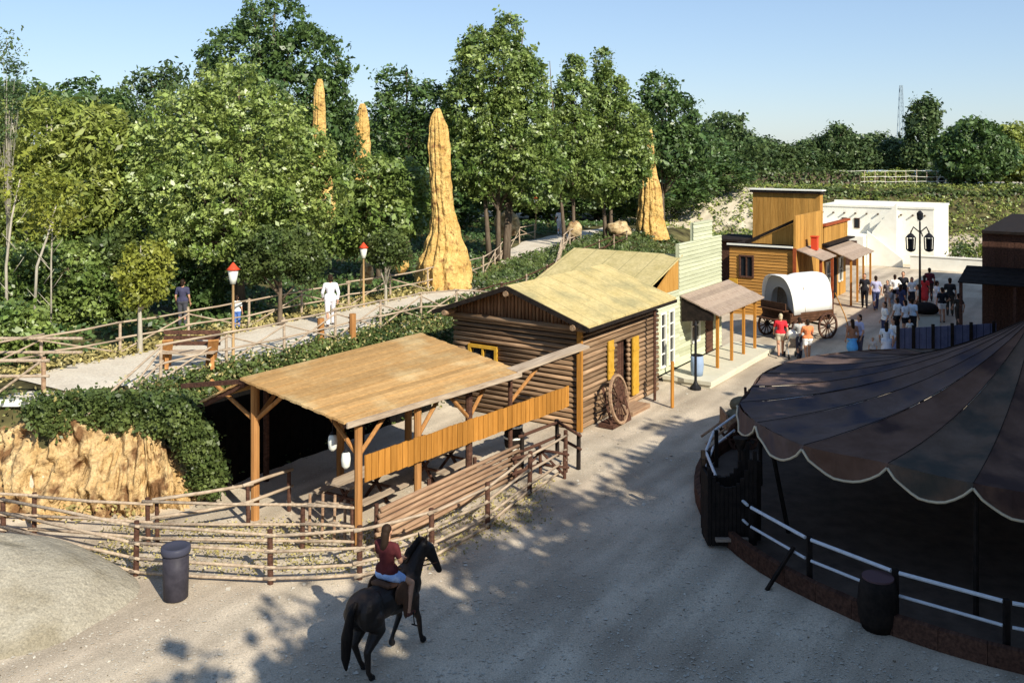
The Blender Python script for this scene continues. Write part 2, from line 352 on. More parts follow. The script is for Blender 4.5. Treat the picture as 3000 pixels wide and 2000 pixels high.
# ------------------------------------------------------------------ leaves, trees, bushes
def leaf_mesh(name, pos, nrm, size, rng, aspect=1.7):
    n = len(pos)
    nrm = nrm / (np.linalg.norm(nrm, axis=1, keepdims=True) + 1e-9)
    a = rng.normal(size=(n, 3)); a -= nrm * np.sum(a*nrm, axis=1, keepdims=True); a /= np.linalg.norm(a, axis=1, keepdims=True) + 1e-9
    b = np.cross(nrm, a); s = size[:, None]
    v = np.empty((n, 4, 3)); 
    v[:, 0] = pos - a*s*0.5*aspect; v[:, 1] = pos + b*s*0.5 + nrm*s*0.12; v[:, 2] = pos + a*s*0.5*aspect; v[:, 3] = pos - b*s*0.5 + nrm*s*0.12
    me = bpy.data.meshes.new(name); me.vertices.add(n*4); me.loops.add(n*4); me.polygons.add(n)
    me.vertices.foreach_set('co', v.reshape(-1)); me.loops.foreach_set('vertex_index', np.arange(n*4, dtype=np.int32))
    me.polygons.foreach_set('loop_start', np.arange(0, n*4, 4, dtype=np.int32)); me.polygons.foreach_set('loop_total', np.full(n, 4, dtype=np.int32))
    me.update(calc_edges=True); return me
from mathutils import noise as NZ0
seed0 = 4.0
def crown_pts(lobes, nclump, per, leaf, rng, spread=2.7, shell=0.72, up=0.5):
    L = np.array(lobes, float); area = (L[:,3]*L[:,4] + L[:,3]*L[:,5] + L[:,4]*L[:,5]); idx = rng.choice(len(L), int(nclump*2.6), p=area/area.sum())
    d = rng.normal(size=(int(nclump*2.6), 3)); d /= np.linalg.norm(d, axis=1, keepdims=True)
    rad = shell + (1-shell) * rng.random(int(nclump*2.6))**0.6
    rad = np.where(rng.random(int(nclump*2.6)) < 0.12, rng.random(int(nclump*2.6))*0.7 + 0.3, rad) * rng.normal(1.0, 0.075, int(nclump*2.6))
    P = L[idx, :3] + d * L[idx, 3:6] * rad[:, None]
    keep = np.ones(len(P), bool)
    for l in L:
        q = (P - l[:3]) / l[3:6]; keep &= (np.sum(q*q, axis=1) > 0.42) | (rng.random(len(P)) < 0.12)
    inner = np.ones(len(P), bool) * False
    for l in L: q = (P - l[:3]) / l[3:6]; inner |= np.sum(q*q, axis=1) < 0.5
    sc_ = 1.1 / max(.5, leaf*6)
    hole = np.array([NZ0.noise(Vector(p)*sc_*.9 + Vector((seed0*3.1, 0, 0))) for p in P]) < -0.10
    keep &= inner | ~hole | (rng.random(len(P)) < .18)
    P = P[keep][:nclump]; d = d[keep][:nclump]
    cr = leaf * spread * rng.uniform(0.6, 1.3, len(P))
    pos = np.repeat(P, per, 0) + rng.normal(size=(len(P)*per, 3)) * np.repeat(cr, per)[:, None] * 0.5 * np.array([1, 1, 0.75])
    cn_ = d * 0.55 + np.array([0, 0, up*.8]) + rng.normal(size=d.shape) * 0.8
    nrm = np.repeat(cn_, per, 0) + rng.normal(size=pos.shape) * 0.45
    sz = leaf * np.clip(rng.lognormal(-.05, .38, len(pos)), .35, 2.2)
    return pos, nrm, sz, P
def tree(name, label, cat, base, lobes, leaf, nclump, per, fmat, trunk_h, trunk_r, seed, bark='bark', limbs=7, group=None, lean=(0,0), spread=2.7, shell=0.72, aspect=1.7, trunks=1):
    rng = np.random.default_rng(seed); rd = random.Random(seed)
    t = thing(name, label, cat, base, group)
    pos, nrm, sz, P = crown_pts(lobes, nclump, per, leaf, rng, spread, shell)
    me = leaf_mesh('crown', pos, nrm, sz, rng, aspect); me.materials.append(M[fmat])
    c = bpy.data.objects.new('crown', me); COL.objects.link(c); c.parent = t
    tb = MB(); bx, by, bz = base
    top = max(l[2] + l[5]*0.55 for l in lobes)
    for q in range(trunks):
        ox = rd.uniform(-.5, .5)*(q > 0); oy = rd.uniform(-.5, .5)*(q > 0)
        pts = []; n = 7
        for i in range(n):
            f = i/(n-1); pts.append((bx+ox*(1+2*f)+lean[0]*f+rd.uniform(-.04,.04)*trunk_r*8*f, by+oy*(1+2*f)+lean[1]*f+rd.uniform(-.04,.04)*trunk_r*8*f, bz-0.2+(top+0.2)*f))
        tb.tube(pts, [trunk_r*(1.35 if i == 0 else 1)*(1-0.85*i/(n-1)) for i in range(n)], 9)
    for k in range(limbs):
        tgt = P[rd.randrange(len(P))]; f = rd.uniform(0.35, 0.85) * min(1.0, max(0.25, tgt[2]/max(top, .1)))
        a = Vector((bx+lean[0]*f, by+lean[1]*f, bz+max(trunk_h*0.8, top*f*0.8))); b_ = Vector((bx+tgt[0]*0.9, by+tgt[1]*0.9, bz+tgt[2]))
        mid = (a+b_)/2 + Vector((0, 0, 0.12*(b_-a).length))
        r0 = trunk_r*0.45
        tb.tube([a, mid, b_], [r0, r0*0.55, r0*0.15], 6)
    tb.build('trunk', M[bark], t, smooth=True)
    return t
def bush(name, label, cat, base, lobes, leaf, nclump, per, fmat, seed, group=None, spread=3.0, aspect=1.6):
    return tree(name, label, cat, base, lobes, leaf, nclump, per, fmat, 0.2, 0.06, seed, limbs=6, group=group, spread=spread, aspect=aspect)
def at(u, Y): return ((u-1500)/FPX*Y, Y)
def zt(v, Y): return CAMH - (v-HOR)/FPX*Y
def lob(u, v, ru, rv, Y, base, dy=0.0, ry=None):
    # a lobe given by where it sits on the mound's slice at distance Y, converted to metres about the tree's base
    x = (u-1500)/FPX*Y; z = zt(v, Y); rx = ru/FPX*Y; rz = rv/FPX*Y
    return (x-base[0], Y+dy-base[1], z-base[2], rx, ry or rx*0.9, rz)
def gbase(u, Y): x, y = at(u, Y); return (x, y, ground_z(x, y))

def LT(u, Y, spec, **k):
    b = gbase(u, Y); lobes = [lob(*q[:4], Y, b, *(q[4:])) for q in spec]; return b, lobes
# 1 big pale plane tree over the walkway
b, L_ = LT(700, 34, [(680,330,130,150),(560,430,170,170),(780,460,160,190),(900,480,75,110),(950,560,75,100),(935,455,55,50),(660,560,250,150),(500,600,150,150),(850,600,110,120),(640,680,150,70,-1.0),(440,480,90,100),(500,760,60,70,-.6)])
tree('plane_tree', 'broad pale green plane tree beside the walkway, in front of the tallest dark tree', 'tree', b, L_, 0.078, 4025, 16, 'f_bright', 3.0, 0.22, 1, limbs=14)
# 2 tall dark tree behind
b, L_ = LT(800, 44, [(800,80,110,90),(720,170,140,100),(900,190,130,110),(820,290,200,110),(960,320,80,90),(660,260,90,90),(860,420,200,120)])
tree('broadleaf_tree', 'tallest dark green tree, rising to the top edge behind the pale plane tree', 'tree', b, L_, 0.102, 2275, 16, 'f_dark', 4.0, 0.3, 2, limbs=12)
# 3 thin topped tree behind the hoodoos
b, L_ = LT(1190, 52, [(1150,230,45,30),(1215,300,90,60),(1180,400,110,90),(1200,530,120,110),(1265,270,30,25),(1130,330,50,50)])
tree('broadleaf_tree', 'loose dark tree between the two tall rock pillars', 'tree', b, L_, 0.129, 910, 12, 'f_dark', 3.0, 0.2, 3, limbs=14, spread=3.6)
# 4 central twin peaked tree
b, L_ = LT(1460, 50, [(1485,110,42,70),(1395,150,48,70),(1450,220,125,110),(1530,260,80,100),(1400,320,110,110),(1500,400,130,130),(1400,480,105,100),(1560,500,100,110),(1350,400,50,80)])
tree('poplar_tree', 'tall twin topped poplar in the middle of the picture behind the rock pillar', 'tree', b, L_, 0.102, 3675, 15, 'f_mid', 3.2, 0.14, 4, limbs=14, trunks=4)
# 5, 6 two narrower peaks to its right
b, L_ = LT(1680, 56, [(1682,210,32,50),(1680,290,62,70),(1665,400,85,90),(1690,500,90,80)])
tree('poplar_tree', 'pointed poplar just right of the tall twin topped poplar', 'tree', b, L_, 0.102, 1575, 15, 'f_mid', 3.0, 0.12, 5, limbs=9, trunks=2)
b, L_ = LT(1790, 58, [(1766,190,30,48),(1780,280,60,70),(1810,370,90,80),(1830,460,90,90),(1780,530,90,70)])
tree('poplar_tree', 'pointed poplar standing nearest the orange rock cone', 'tree', b, L_, 0.109, 1925, 15, 'f_mid', 3.0, 0.12, 6, limbs=9, trunks=2)
# 7 feathery darker tree
b, L_ = LT(1940, 70, [(1930,270,55,50),(1960,340,80,70),(1930,440,110,90),(2030,440,80,70)])
tree('feathery_tree', 'feathery dark tree with ragged top right of the poplars', 'tree', b, L_, 0.163, 1050, 12, 'f_dark', 3.0, 0.2, 7, limbs=18, spread=3.6)
# 8 rounded tree at the start of the far row
b, L_ = LT(2125, 98, [(2125,370,55,40),(2100,440,90,60),(2170,460,80,60)])
tree('broadleaf_tree', 'round topped tree starting the far row, left of the tall poplar', 'tree', b, L_, 0.218, 735, 12, 'f_far', 3.0, 0.25, 8)
# left group
b, L_ = LT(150, 34, [(120,400,150,120),(280,420,120,110),(60,520,120,150),(220,560,150,130),(330,560,90,120),(100,680,130,110)])
tree('willow_tree', 'olive green willow with thin pale stems at the left edge', 'tree', b, L_, 0.088, 1750, 14, 'f_olive', 3.0, 0.12, 9, limbs=14, bark='palebark', spread=4.2, aspect=2.6, trunks=3)
b, L_ = LT(60, 54, [(60,290,90,60),(-60,320,110,80),(170,330,80,50)])
L_ += [(0,0,2.5,4,3,3)]
tree('broadleaf_tree', 'dark tree top behind the willow at the far left', 'tree', b, L_, 0.150, 1050, 12, 'f_dark', 3, 0.22, 10)
b, L_ = LT(240, 58, [(235,270,50,40),(300,320,100,60),(200,340,110,60)])
L_ += [(0,0,2.5,4.5,3,3)]
tree('broadleaf_tree', 'dark tree top with a small peak, between willow and plane tree', 'tree', b, L_, 0.150, 1050, 12, 'f_dark', 3, 0.22, 11)
b, L_ = LT(480, 60, [(500,215,36,26),(440,240,50,26),(400,265,40,22),(500,290,80,50),(470,420,120,120)])
tree('feathery_tree', 'thin see-through tree rising left of the plane tree', 'tree', b, L_, 0.136, 577, 9, 'f_far', 3, 0.13, 12, limbs=24, spread=4.5, aspect=2.2)
b, L_ = LT(20, 30, [(25,150,26,70),(45,240,28,60),(10,330,40,80)])
tree('young_tree', 'bare looking slender tree reaching up at the left edge', 'tree', b, L_, 0.048, 262, 7, 'f_far', 2, 0.022, 13, limbs=22, bark='palebark', spread=5.0, aspect=2.2)
# bushy trees beside the walkway
b, L_ = LT(1110, 43, [(1090,520,110,60),(1180,560,90,90),(1000,580,90,90),(1120,630,140,80),(1010,690,80,60)])
tree('broadleaf_tree', 'low rounded mid green tree left of the tall leaning rock pillar', 'tree', b, L_, 0.102, 1400, 14, 'f_mid', 1.5, 0.14, 14, limbs=10)
b, L_ = LT(820, 32.3, [(820,735,115,72),(745,760,68,72),(895,765,58,66)])
tree('small_tree', 'dull green globe shaped tree right of the red capped lamp', 'tree', b, L_, 0.068, 1225, 14, 'f_hedge', 1.0, 0.1, 15, limbs=8)
b, L_ = LT(1130, 36.5, [(1130,720,62,45),(1110,750,40,35),(1165,745,38,36)])
tree('small_tree', 'little tree with a forked pale trunk near the leaning rock pillar', 'tree', b, L_, 0.068, 420, 13, 'f_hedge', 0.9, 0.07, 16, limbs=8, bark='palebark')
b = gbase(410, 28.0)
L_ = [lob(430,745,60,45,28,b), lob(420,810,75,50,28,b), lob(395,860,50,35,28,b), lob(450,850,40,30,28,b)]
tree('young_tree', 'young yellow green tree with straight whitewashed trunk on the walkway', 'tree', b, L_, 0.068, 577, 12, 'f_yellow', 1.6, 0.085, 17, bark='palebark', limbs=7)
# shrubs at the left under the willow
for i, (u, v, ru, rv, Y, fm, lab) in enumerate([
    (60, 800, 90, 80, 31, 'f_mid', 'leafy shrub below the willow at the left edge'),
    (200, 790, 110, 80, 32, 'f_mid', 'wide shrub below the willow left of the young yellow tree'),
    (330, 760, 80, 90, 33, 'f_hedge', 'dark shrub behind the young yellow tree'),
    (40, 960, 80, 70, 27, 'f_mid', 'shrub growing through the rails of the footbridge'),
    (560, 780, 90, 80, 34, 'f_dark', 'dark shrub in the shade left of the red capped lamp')]):
    b = gbase(u, Y); z = zt(v, Y)-b[2]
    bush('shrub', lab, 'shrub', b, [(0,0,z,ru/FPX*Y,ru/FPX*Y,rv/FPX*Y),(0.3,0.2,z*0.5,ru/FPX*Y*0.9,ru/FPX*Y*0.8,max(z*0.5,.3))], 0.09, 620, 12, fm, 30+i, group='shrubs under the trees')
ORD = ['first','second','third','fourth','fifth','sixth','seventh','eighth','ninth','tenth','eleventh','twelfth','thirteenth','fourteenth','fifteenth','sixteenth','seventeenth','eighteenth','nineteenth','twentieth','twenty first']
# forest behind, second row
rd = random.Random(5)
protoA = None; k = 0
for (u, Y, vt, w) in [(-150,62,250,5),(330,66,300,5),(620,62,330,5.5),(980,70,330,5),(1100,66,360,4.5),(1300,68,330,5),(1560,74,360,5),(1750,76,350,5),(1900,84,390,5),(2020,88,400,5)]:
    b = gbase(u, Y); H = zt(vt, Y)-b[2]
    if protoA is None:
        protoA = tree('broadleaf_tree', 'dark background tree of the wood behind the rock pillars', 'tree', b, [(0,0,6,4.2,3.6,5.2),(1.8,0,3.5,3.5,3,3.2),(-2,0.3,4,3.4,3,3.4),(0.5,0,9.6,2.5,2.3,2.2)], 0.20, 1500, 12, 'f_dark', 3, 0.22, 40, group='background trees of the wood')
        protoA['label'] = 'first tree from the left in the dark wood behind the rock pillars'
        protoA.scale = (w/4.6, w/4.6, H/11.6); continue
    c = copy_tree(protoA); c['label'] = '%s tree from the left in the dark wood behind the rock pillars' % ORD[k+1]; c.location = b; c.scale = (w/4.6, w/4.6, H/11.6); c.rotation_euler.z = rd.uniform(0, 6.28); k += 1
# distant row on the right
protoB = protoC = None
spec = [(2210,108,430),(2250,112,425),(2290,108,440),(2330,114,445),(2370,110,430),(2410,112,420),(2450,110,385),(2490,114,410),(2530,110,425),(2570,118,410),(2610,110,430),(2650,114,425),(2730,112,440),(2180,118,405),(2060,110,395),(2770,112,445),(2960,108,390),(3020,108,400),(3080,110,380),(3150,112,390),(2900,112,395)]
for i, (u, Y, vt) in enumerate(spec):
    x, y = at(u, Y); b = (x, y, 4.7); H = zt(vt, Y)-4.7 + 0.8
    if i == 0:
        protoB = tree('broadleaf_tree', 'dark tree in the distant row behind the green hedge', 'tree', b, [(0,0,2.9,2.3,2.3,2.4),(0.9,0,1.9,1.9,1.8,1.8),(-1.0,0,2.2,1.9,1.8,1.9),(0.2,0,4.4,1.3,1.3,1.3)], 0.20, 620, 11, 'f_far', 1, 0.14, 50, group='distant row of trees', limbs=5)
        c = protoB
    else: c = copy_tree(protoB)
    c['label'] = ['%s tree from the left in the distant row behind the hedge' % q_ for q_ in ORD][sorted(range(len(spec)), key=lambda j: spec[j][0]).index(i)]
    c.location = b; c.scale = (rd.uniform(.95,1.35),)*2 + (H/5.6,); c.rotation_euler.z = rd.uniform(0, 6.28)
b = (at(2700,106)[0], 106, 4.7)
L_ = [lob(2705,345,42,55,106,b), lob(2700,410,45,60,106,b), lob(2690,470,50,50,106,b), lob(2715,310,26,26,106,b)]
tree('poplar_tree', 'tall narrow poplar standing alone above the far tree row by the lattice mast', 'tree', b, L_, 0.231, 735, 12, 'f_far', 2, 0.25, 60, limbs=5)
b = (at(2800,92)[0], 92, 4.6)
L_ = [lob(2850,410,75,60,92,b), lob(2800,440,65,60,92,b), lob(2900,460,80,60,92,b), lob(2840,490,90,45,92,b)]
tree('broadleaf_tree', 'round dark crowned tree with bare trunk by the parked cars at the far right', 'tree', b, L_, 0.204, 1137, 12, 'f_dark', 1.6, 0.2, 61, limbs=10)
b = (at(2950,96)[0], 96, 4.6)
L_ = [lob(2960,420,60,55,96,b), lob(3000,450,70,60,96,b), lob(2960,490,70,40,96,b)]
tree('broadleaf_tree', 'lighter olive tree at the right edge behind the round dark tree', 'tree', b, L_, 0.204, 787, 12, 'f_olive', 1.6, 0.2, 62, limbs=8)
# clipped hedge along the berm (countable as one hedge)
def hedge(name, label, x0, x1, y0, y1, zb, h, fm, seed, leaf=0.2, dens=34, group=None):
    rng = np.random.default_rng(seed)
    n = int(abs(x1-x0)*(h+abs(y1-y0)+1)*dens); pos = np.empty((n,3)); pos[:,0] = rng.uniform(x0, x1, n)
    side = rng.random(n) < h/(h+abs(y1-y0)); pos[:,1] = np.where(side, y0+rng.random(n)*0.4, rng.uniform(y0, y1, n))
    pos[:,2] = zb + np.where(side, rng.random(n)*h, h + rng.normal(size=n)*0.1 + 0.18*np.sin(pos[:,0]*0.7))
    nrm = np.where(side[:,None], np.array([0,-1,.5]), np.array([0,0,1.0])) + rng.normal(size=(n,3))*0.6
    t = thing(name, label, 'hedge', ((x0+x1)/2, y0, zb), group); pos -= np.array(t.location)
    me = leaf_mesh('foliage', pos, nrm, leaf*rng.uniform(.6,1.3,n), rng); me.materials.append(M[fm])
    o = bpy.data.objects.new('foliage', me); COL.objects.link(o); o.parent = t
    m = MB(); m.box(x0, x1, y0+0.35, y1, zb-0.5, zb+h-0.15); m.build('branches', M['bark'], t)
hedge('hedge', 'long olive green hedge in front of the distant tree row', 19.5, 33.5, 91.5, 94.5, 4.6, 1.5, 'f_hedge', 70)
hedge('hedge', 'low dark hedge on the bank behind the white adobe house', 27, 52.0, 86.5, 88.5, 3.5, 0.9, 'f_hedge', 71)
hedge('hedge', 'grey green hedge behind the far wire fence', 33.6, 41.5, 93, 95, 4.6, 1.3, 'f_olive', 72)
# ivy on the bank: ground cover
def cover(name, label, n, sfun, fm, leaf, seed, clump=True, zoff=0.12):
    rng = np.random.default_rng(seed); pos = []
    while len(pos) < n:
        s, t = sfun(rng); x, y, _ = W(s, t); z = ground_z(x, y)
        if s < 15.6 and 18 < t < 24 and z < (1.5 if s < 15 else .2) and y > 21.5 and x < -6: 
            if name == 'ground_cover': pos.append((x, y, -1)); continue
        q = 6 if clump else 1
        for _ in range(q):
            dx, dy = rng.normal(size=2)*0.14
            pos.append((x+dx, y+dy, ground_z(x+dx, y+dy) + rng.random()*zoff))
    pos = np.array(pos); nrm = np.array([0.15,-0.4,0.8]) + rng.normal(size=pos.shape)*0.7
    me = leaf_mesh(name, pos, nrm, leaf*rng.uniform(.6,1.3,len(pos)), rng); me.materials.append(M[fm])
    o = bpy.data.objects.new(name, me); COL.objects.link(o); tag(o, label, kind='stuff'); return o
cover('ground_cover', 'dark green creeping plants covering the bank between walkway and buildings', 30000,
      lambda r: ((lambda s: (s, 18.9+max(0,13.2-s)*2.3 + 0.25 + r.random()*(1.85 if s < 25 else 2.8)))(r.uniform(11.5, 33))), 'f_hedge', 0.075, 80, zoff=0.30)
cover('ground_cover', 'green creeping plants on the slope behind the cream roofed building', 26000,
      lambda r: ((lambda s: (s, 20.0 + r.random()*(5.5 + 3*(s-33)/20)))(r.uniform(33, 58))), 'f_hedge', 0.10, 81, zoff=0.35)
cover('undergrowth', 'dense undergrowth on the floor of the wood behind the walkway', 20000,
      lambda r: ((lambda s: (s, path_c(s)[0]+2.6 + r.random()**1.2*14))(r.uniform(12, 62))), 'f_dark', 0.12, 82, zoff=0.3)
cover('dry_grass', 'yellow dry grass tufts along the back edge of the walkway', 7000,
      lambda r: ((lambda s: (s, path_c(s)[0]+1.6 + r.random()*1.0))(r.uniform(12, 40))), 'f_dry', 0.09, 83, zoff=0.22)
cover('grass', 'rough grass on the far berm and slope beside the adobe house', 16000,
      lambda r: ST(r.uniform(8, 62), r.uniform(77, 92)), 'f_olive', 0.15, 84, zoff=0.25)
cover('grass', 'sparse grass and weeds under the rail fences by the open shelter', 5000,
      lambda r: (lambda x: ST(x, 19.0 + r.random()*2.6 + max(0, x+2.2)*0.9))(r.uniform(-9, 0.8)), 'f_dry', 0.04, 85, zoff=0.08)

# thin pale stems at the left edge, in front of the willow
for i, (pts, r0, lab) in enumerate([([(22,905),(18,780),(34,640),(60,520)], .05, 'thin straight pale birch stem at the left edge'), ([(95,880),(108,780),(140,690),(165,600)], .05, 'thin leaning pale birch stem second from the left edge'), ([(150,850),(150,760),(155,640)], .03, 'slim upright pale birch stem left of the young yellow tree')]):
    Y_ = 27.6+.3*i; q = [(at(u_, Y_)[0], Y_, zt(v_, Y_)) for u_, v_ in pts]; q[0] = (q[0][0], Y_, min(q[0][2], ground_z(q[0][0], Y_)-.1))
    t = thing('birch_stem', lab, 'tree', (q[0][0], Y_, ground_z(q[0][0], Y_)), 'pale birch stems')
    mb = MB(); mb.tube(q, [r0, r0*.8, r0*.6, r0*.3][:len(q)], 8)
    for k in range(5):
        f = .35+.13*k; z0 = q[0][2]+(q[-1][2]-q[0][2])*f; x0 = q[0][0]+(q[-1][0]-q[0][0])*f; sg = 1 if k % 2 else -1; mb.tube([(x0,Y_,z0),(x0+sg*.35,Y_-.1,z0+.45)], [.015,.005], 5)
    mb.build('trunk', M['palebark'], t, smooth=True)
    rng = np.random.default_rng(900+i); pos, nrm, sz, P = crown_pts([(q[-1][0]-q[0][0], 0, q[-1][2]-q[0][2], .8, .6, .7)], 60, 10, .07, rng, 3.5); me = leaf_mesh('crown', pos+np.array([0,0,0]), nrm, sz, rng); me.materials.append(M['f_yellow']); o = bpy.data.objects.new('crown', me); COL.objects.link(o); o.parent = t
# ivy bushes hanging over the top of the ochre rock
for i, (x, y, z, rx, rz) in enumerate([(-10.95,22.7,2.25,.5,.3),(-10.2,23.2,2.25,.8,.3),(-9.4,23.2,2.15,.8,.35),(-8.7,23.2,2.1,.7,.4),(-8.05,23.0,2.1,.5,.4),(-7.65,22.95,1.5,.4,.4),(-7.35,23.0,.7,.35,.45)]):
    bush('creeping_bush', ['ivy bush at the left end of the rock top, by the footbridge','second ivy bush along the rock top from the footbridge','middle ivy bush spilling over the crest of the ochre rock','ivy bush where the rock crest starts to drop','ivy bush halfway down the right shoulder of the rock','low ivy bush near the right foot of the rock','lowest ivy bush beside the black shade wall behind the shelter'][i], 'bush', (x,y,z-.3), [(0,0,.3,rx,.55,rz),(.2,-.2,.1,rx*.7,.4,rz*.8)], .06, 300, 12, 'f_hedge', 700+i, group='ivy bushes on the ochre rock')

def scatter(name, label, n, size, mt, seed, xr=(-9,9), yr=(14.8,34)):
    rng = np.random.default_rng(seed); x = rng.uniform(*xr, n*2); y = yr[0]+(yr[1]-yr[0])*rng.random(n*2)**1.7; x = x*(y/26+.35)
    s_ = C1*x+S1*y; t_ = -S1*x+C1*y; keep = (t_ < 18) & (np.hypot(x-12.1, y-22.1) > 7.9); x = x[keep][:n]; y = y[keep][:n]
    pos = np.stack([x, y, np.array([ground_z(p, q) for p, q in zip(x, y)])+.008], 1); nrm = np.array([0,0,1.0])+rng.normal(size=pos.shape)*.14
    me = leaf_mesh(name, pos, nrm, size*rng.lognormal(0,.45,len(pos)), rng, 1.25); me.materials.append(mt); o = bpy.data.objects.new(name, me); COL.objects.link(o); tag(o, label, kind='stuff')
scatter('gravel', 'pale gravel specks over the packed street', 14000, .026, mat('pale pebbles', (0.40,0.36,0.29), c2=(0.62,0.57,0.47), noise=7), 31)
scatter('fallen_leaves', 'dry fallen leaves and dark grit over the street', 300, .02, mat('dry litter', (0.10,0.07,0.045), c2=(0.22,0.16,0.09), noise=9), 32)

cover('scrub', 'dull scrub and weeds over the far bank', 8000, lambda r: ST(r.uniform(8, 62), r.uniform(77, 92)), 'f_hedge', 0.16, 86, zoff=0.35)
cover('dry_grass', 'dry stalks among the creeping plants on the bank', 5000, lambda r: ((lambda s: (s, 18.9+max(0,13.2-s)*2.3 + 0.25 + r.random()*2.0))(r.uniform(12, 33))), 'f_dry', 0.06, 87, zoff=0.35)
# ------------------------------------------------------------------ open shelter
def part(parent, name, m, fn, st=True, smooth=False, label=None):
    mb = MB(st); fn(mb); o = mb.build(name, m, parent, smooth=smooth)
    if label: o['label'] = label
    return o
rd = random.Random(11)
def slab(mb, a, b, c, d, th=0.07):            # four top corners in order; thickness downwards
    top = [a, b, c, d]; mb.hexa([(p[0], p[1], p[2]-th) for p in top], top)
sh = thing('open_shelter', 'open sided shelter with wide tan board roof on orange brown posts', 'shelter', W(15.1, 13.6))
RL, RM, RR = (14.6,13.6,2.84), (14.6,16.75,3.33), (14.6,18.8,2.9)
QL, QM, QR = (20.4,12.95,2.84), (20.9,16.6,3.33), (20.9,18.8,2.9)
def roofboards(mb, a, b, c, d, n):             # boards running a->b, from edge ab to edge dc
    A, B, Cc, D = map(Vector, (a, b, c, d))
    for i in range(n):
        f0, f1 = i/n, (i+1)/n - 0.004; lift = 0.012*(i % 2)
        p = [A.lerp(D, f0), B.lerp(Cc, f0), B.lerp(Cc, f1), A.lerp(D, f1)]
        slab(mb, *[(q.x, q.y, q.z+lift) for q in p], th=0.05)
part(sh, 'roof', M['shedroof'], lambda mb: (roofboards(mb, RL, QL, QM, RM, 18), roofboards(mb, (15.0,16.75,3.32), QM, (20.9,18.6,2.45), (15.0,18.6,2.45), 12)))
part(sh, 'rake_beam', M['darkwood'], lambda mb: mb.beam((14.68,16.6,3.27),(14.68,18.8,2.86),.1,.1))
part(sh, 'eave_board', M['paledry'], lambda mb: (mb.beam((14.6,13.52,2.78), (20.3,12.9,2.78), 0.04, 0.12)), label='weathered pale eave board')
part(sh, 'eave_strip', M['paledry'], lambda mb: slab(mb, (20.2,12.95,2.86), (23.9,12.9,2.86), (23.9,13.22,2.90), (20.2,13.3,2.90), th=0.06))
for s, t in ((15.1,13.66),(16.95,13.55),(18.8,13.45),(20.55,13.4)):
    part(sh, 'post', M['postwood'] if s < 18 else M['darkwood'], lambda mb: mb.tube([(s,t,-0.05),(s,t,2.82)], 0.085 if s < 20 else 0.06, 8))
for s in (15.1, 17.9, 20.6):
    part(sh, 'post', M['postwood'], lambda mb: mb.tube([(s,16.8,-0.05),(s,16.8,3.26)], 0.10, 8))
for s in (17.0, 20.6): part(sh, 'post', M['darkwood'], lambda mb: mb.tube([(s,18.5,0.0),(s,18.5,2.4)], 0.08, 7))
for s, t, z, ds, dt, top in ((15.1,16.8,2.25,0,1.5,2.97),(15.1,16.8,2.25,0,-1.1,3.1),(15.1,16.8,2.25,1.2,0,3.2),(15.1,13.66,2.0,0,1.05,2.92),(15.1,13.66,2.0,1.0,0,2.76),
                             (16.95,13.55,1.95,0.9,0,2.76),(18.8,13.45,1.95,0.9,0,2.76),(18.8,13.45,1.95,-0.9,0,2.76),(20.55,13.4,1.95,1.3,-0.2,2.8),(20.6,16.8,2.25,0,-1.1,3.1)):
    part(sh, 'brace', M['postwood'], lambda mb: mb.tube([(s,t,z),(s+ds,t+dt,top)], 0.05, 7))
part(sh, 'beam', M['darkwood'], lambda mb: (mb.beam((14.7,16.78,3.2),(20.8,16.7,3.2),.14,.16)))
part(sh, 'beam', M['darkwood'], lambda mb: (mb.beam((14.7,13.66,2.74),(23.6,13.12,2.74),.12,.12)))
for s in (15.1, 18.0, 20.6): part(sh, 'rafter', M['darkwood'], lambda mb: (mb.beam((s,13.7,2.74),(s,16.7,3.24),.1,.1), mb.beam((s,16.8,3.20),(s,18.5,2.38),.1,.1)))
def fascia(mb):
    s = 15.15; 
    while s < 22.8:
        w = 0.19 + rd.uniform(-.02,.02); f = (s-15.15)/7.7; t = 13.5 - 0.5*f; dz = rd.uniform(-.012,.012)
        mb.hexa([(s,t,1.46-.1*f+dz),(s+w-.012,t,1.46-.1*f+dz),(s+w-.012,t+.035,1.46-.1*f+dz),(s,t+.035,1.46-.1*f+dz)], [(s,t,2.02-.1*f+dz),(s+w-.012,t,2.02-.1*f+dz),(s+w-.012,t+.035,2.02-.1*f+dz),(s,t+.035,2.02-.1*f+dz)]); s += w
part(sh, 'fascia_board', M['boardwood'], fascia)
lw = thing('slat_wall', 'low wall of split log slats along the street side of the open shelter', 'low wall', W(15.2,13.3))
for k in range(7):
    part(lw, 'log_slat', M['slat'], lambda mb: mb.tube([(15.2+.03*k,13.3+rd.uniform(-.02,.02),0.1+0.125*k),(18,13.27,0.1+0.125*k+rd.uniform(-.015,.015)),(20.75-.02*k,13.2,0.1+0.125*k)], [.056,.052,.045], 7), smooth=True)
for s in (15.4, 17.2, 19.0, 20.6): part(lw, 'post', M['darkwood'], lambda mb: mb.tube([(s,13.42,-.05),(s,13.42,.95)], .05, 7))
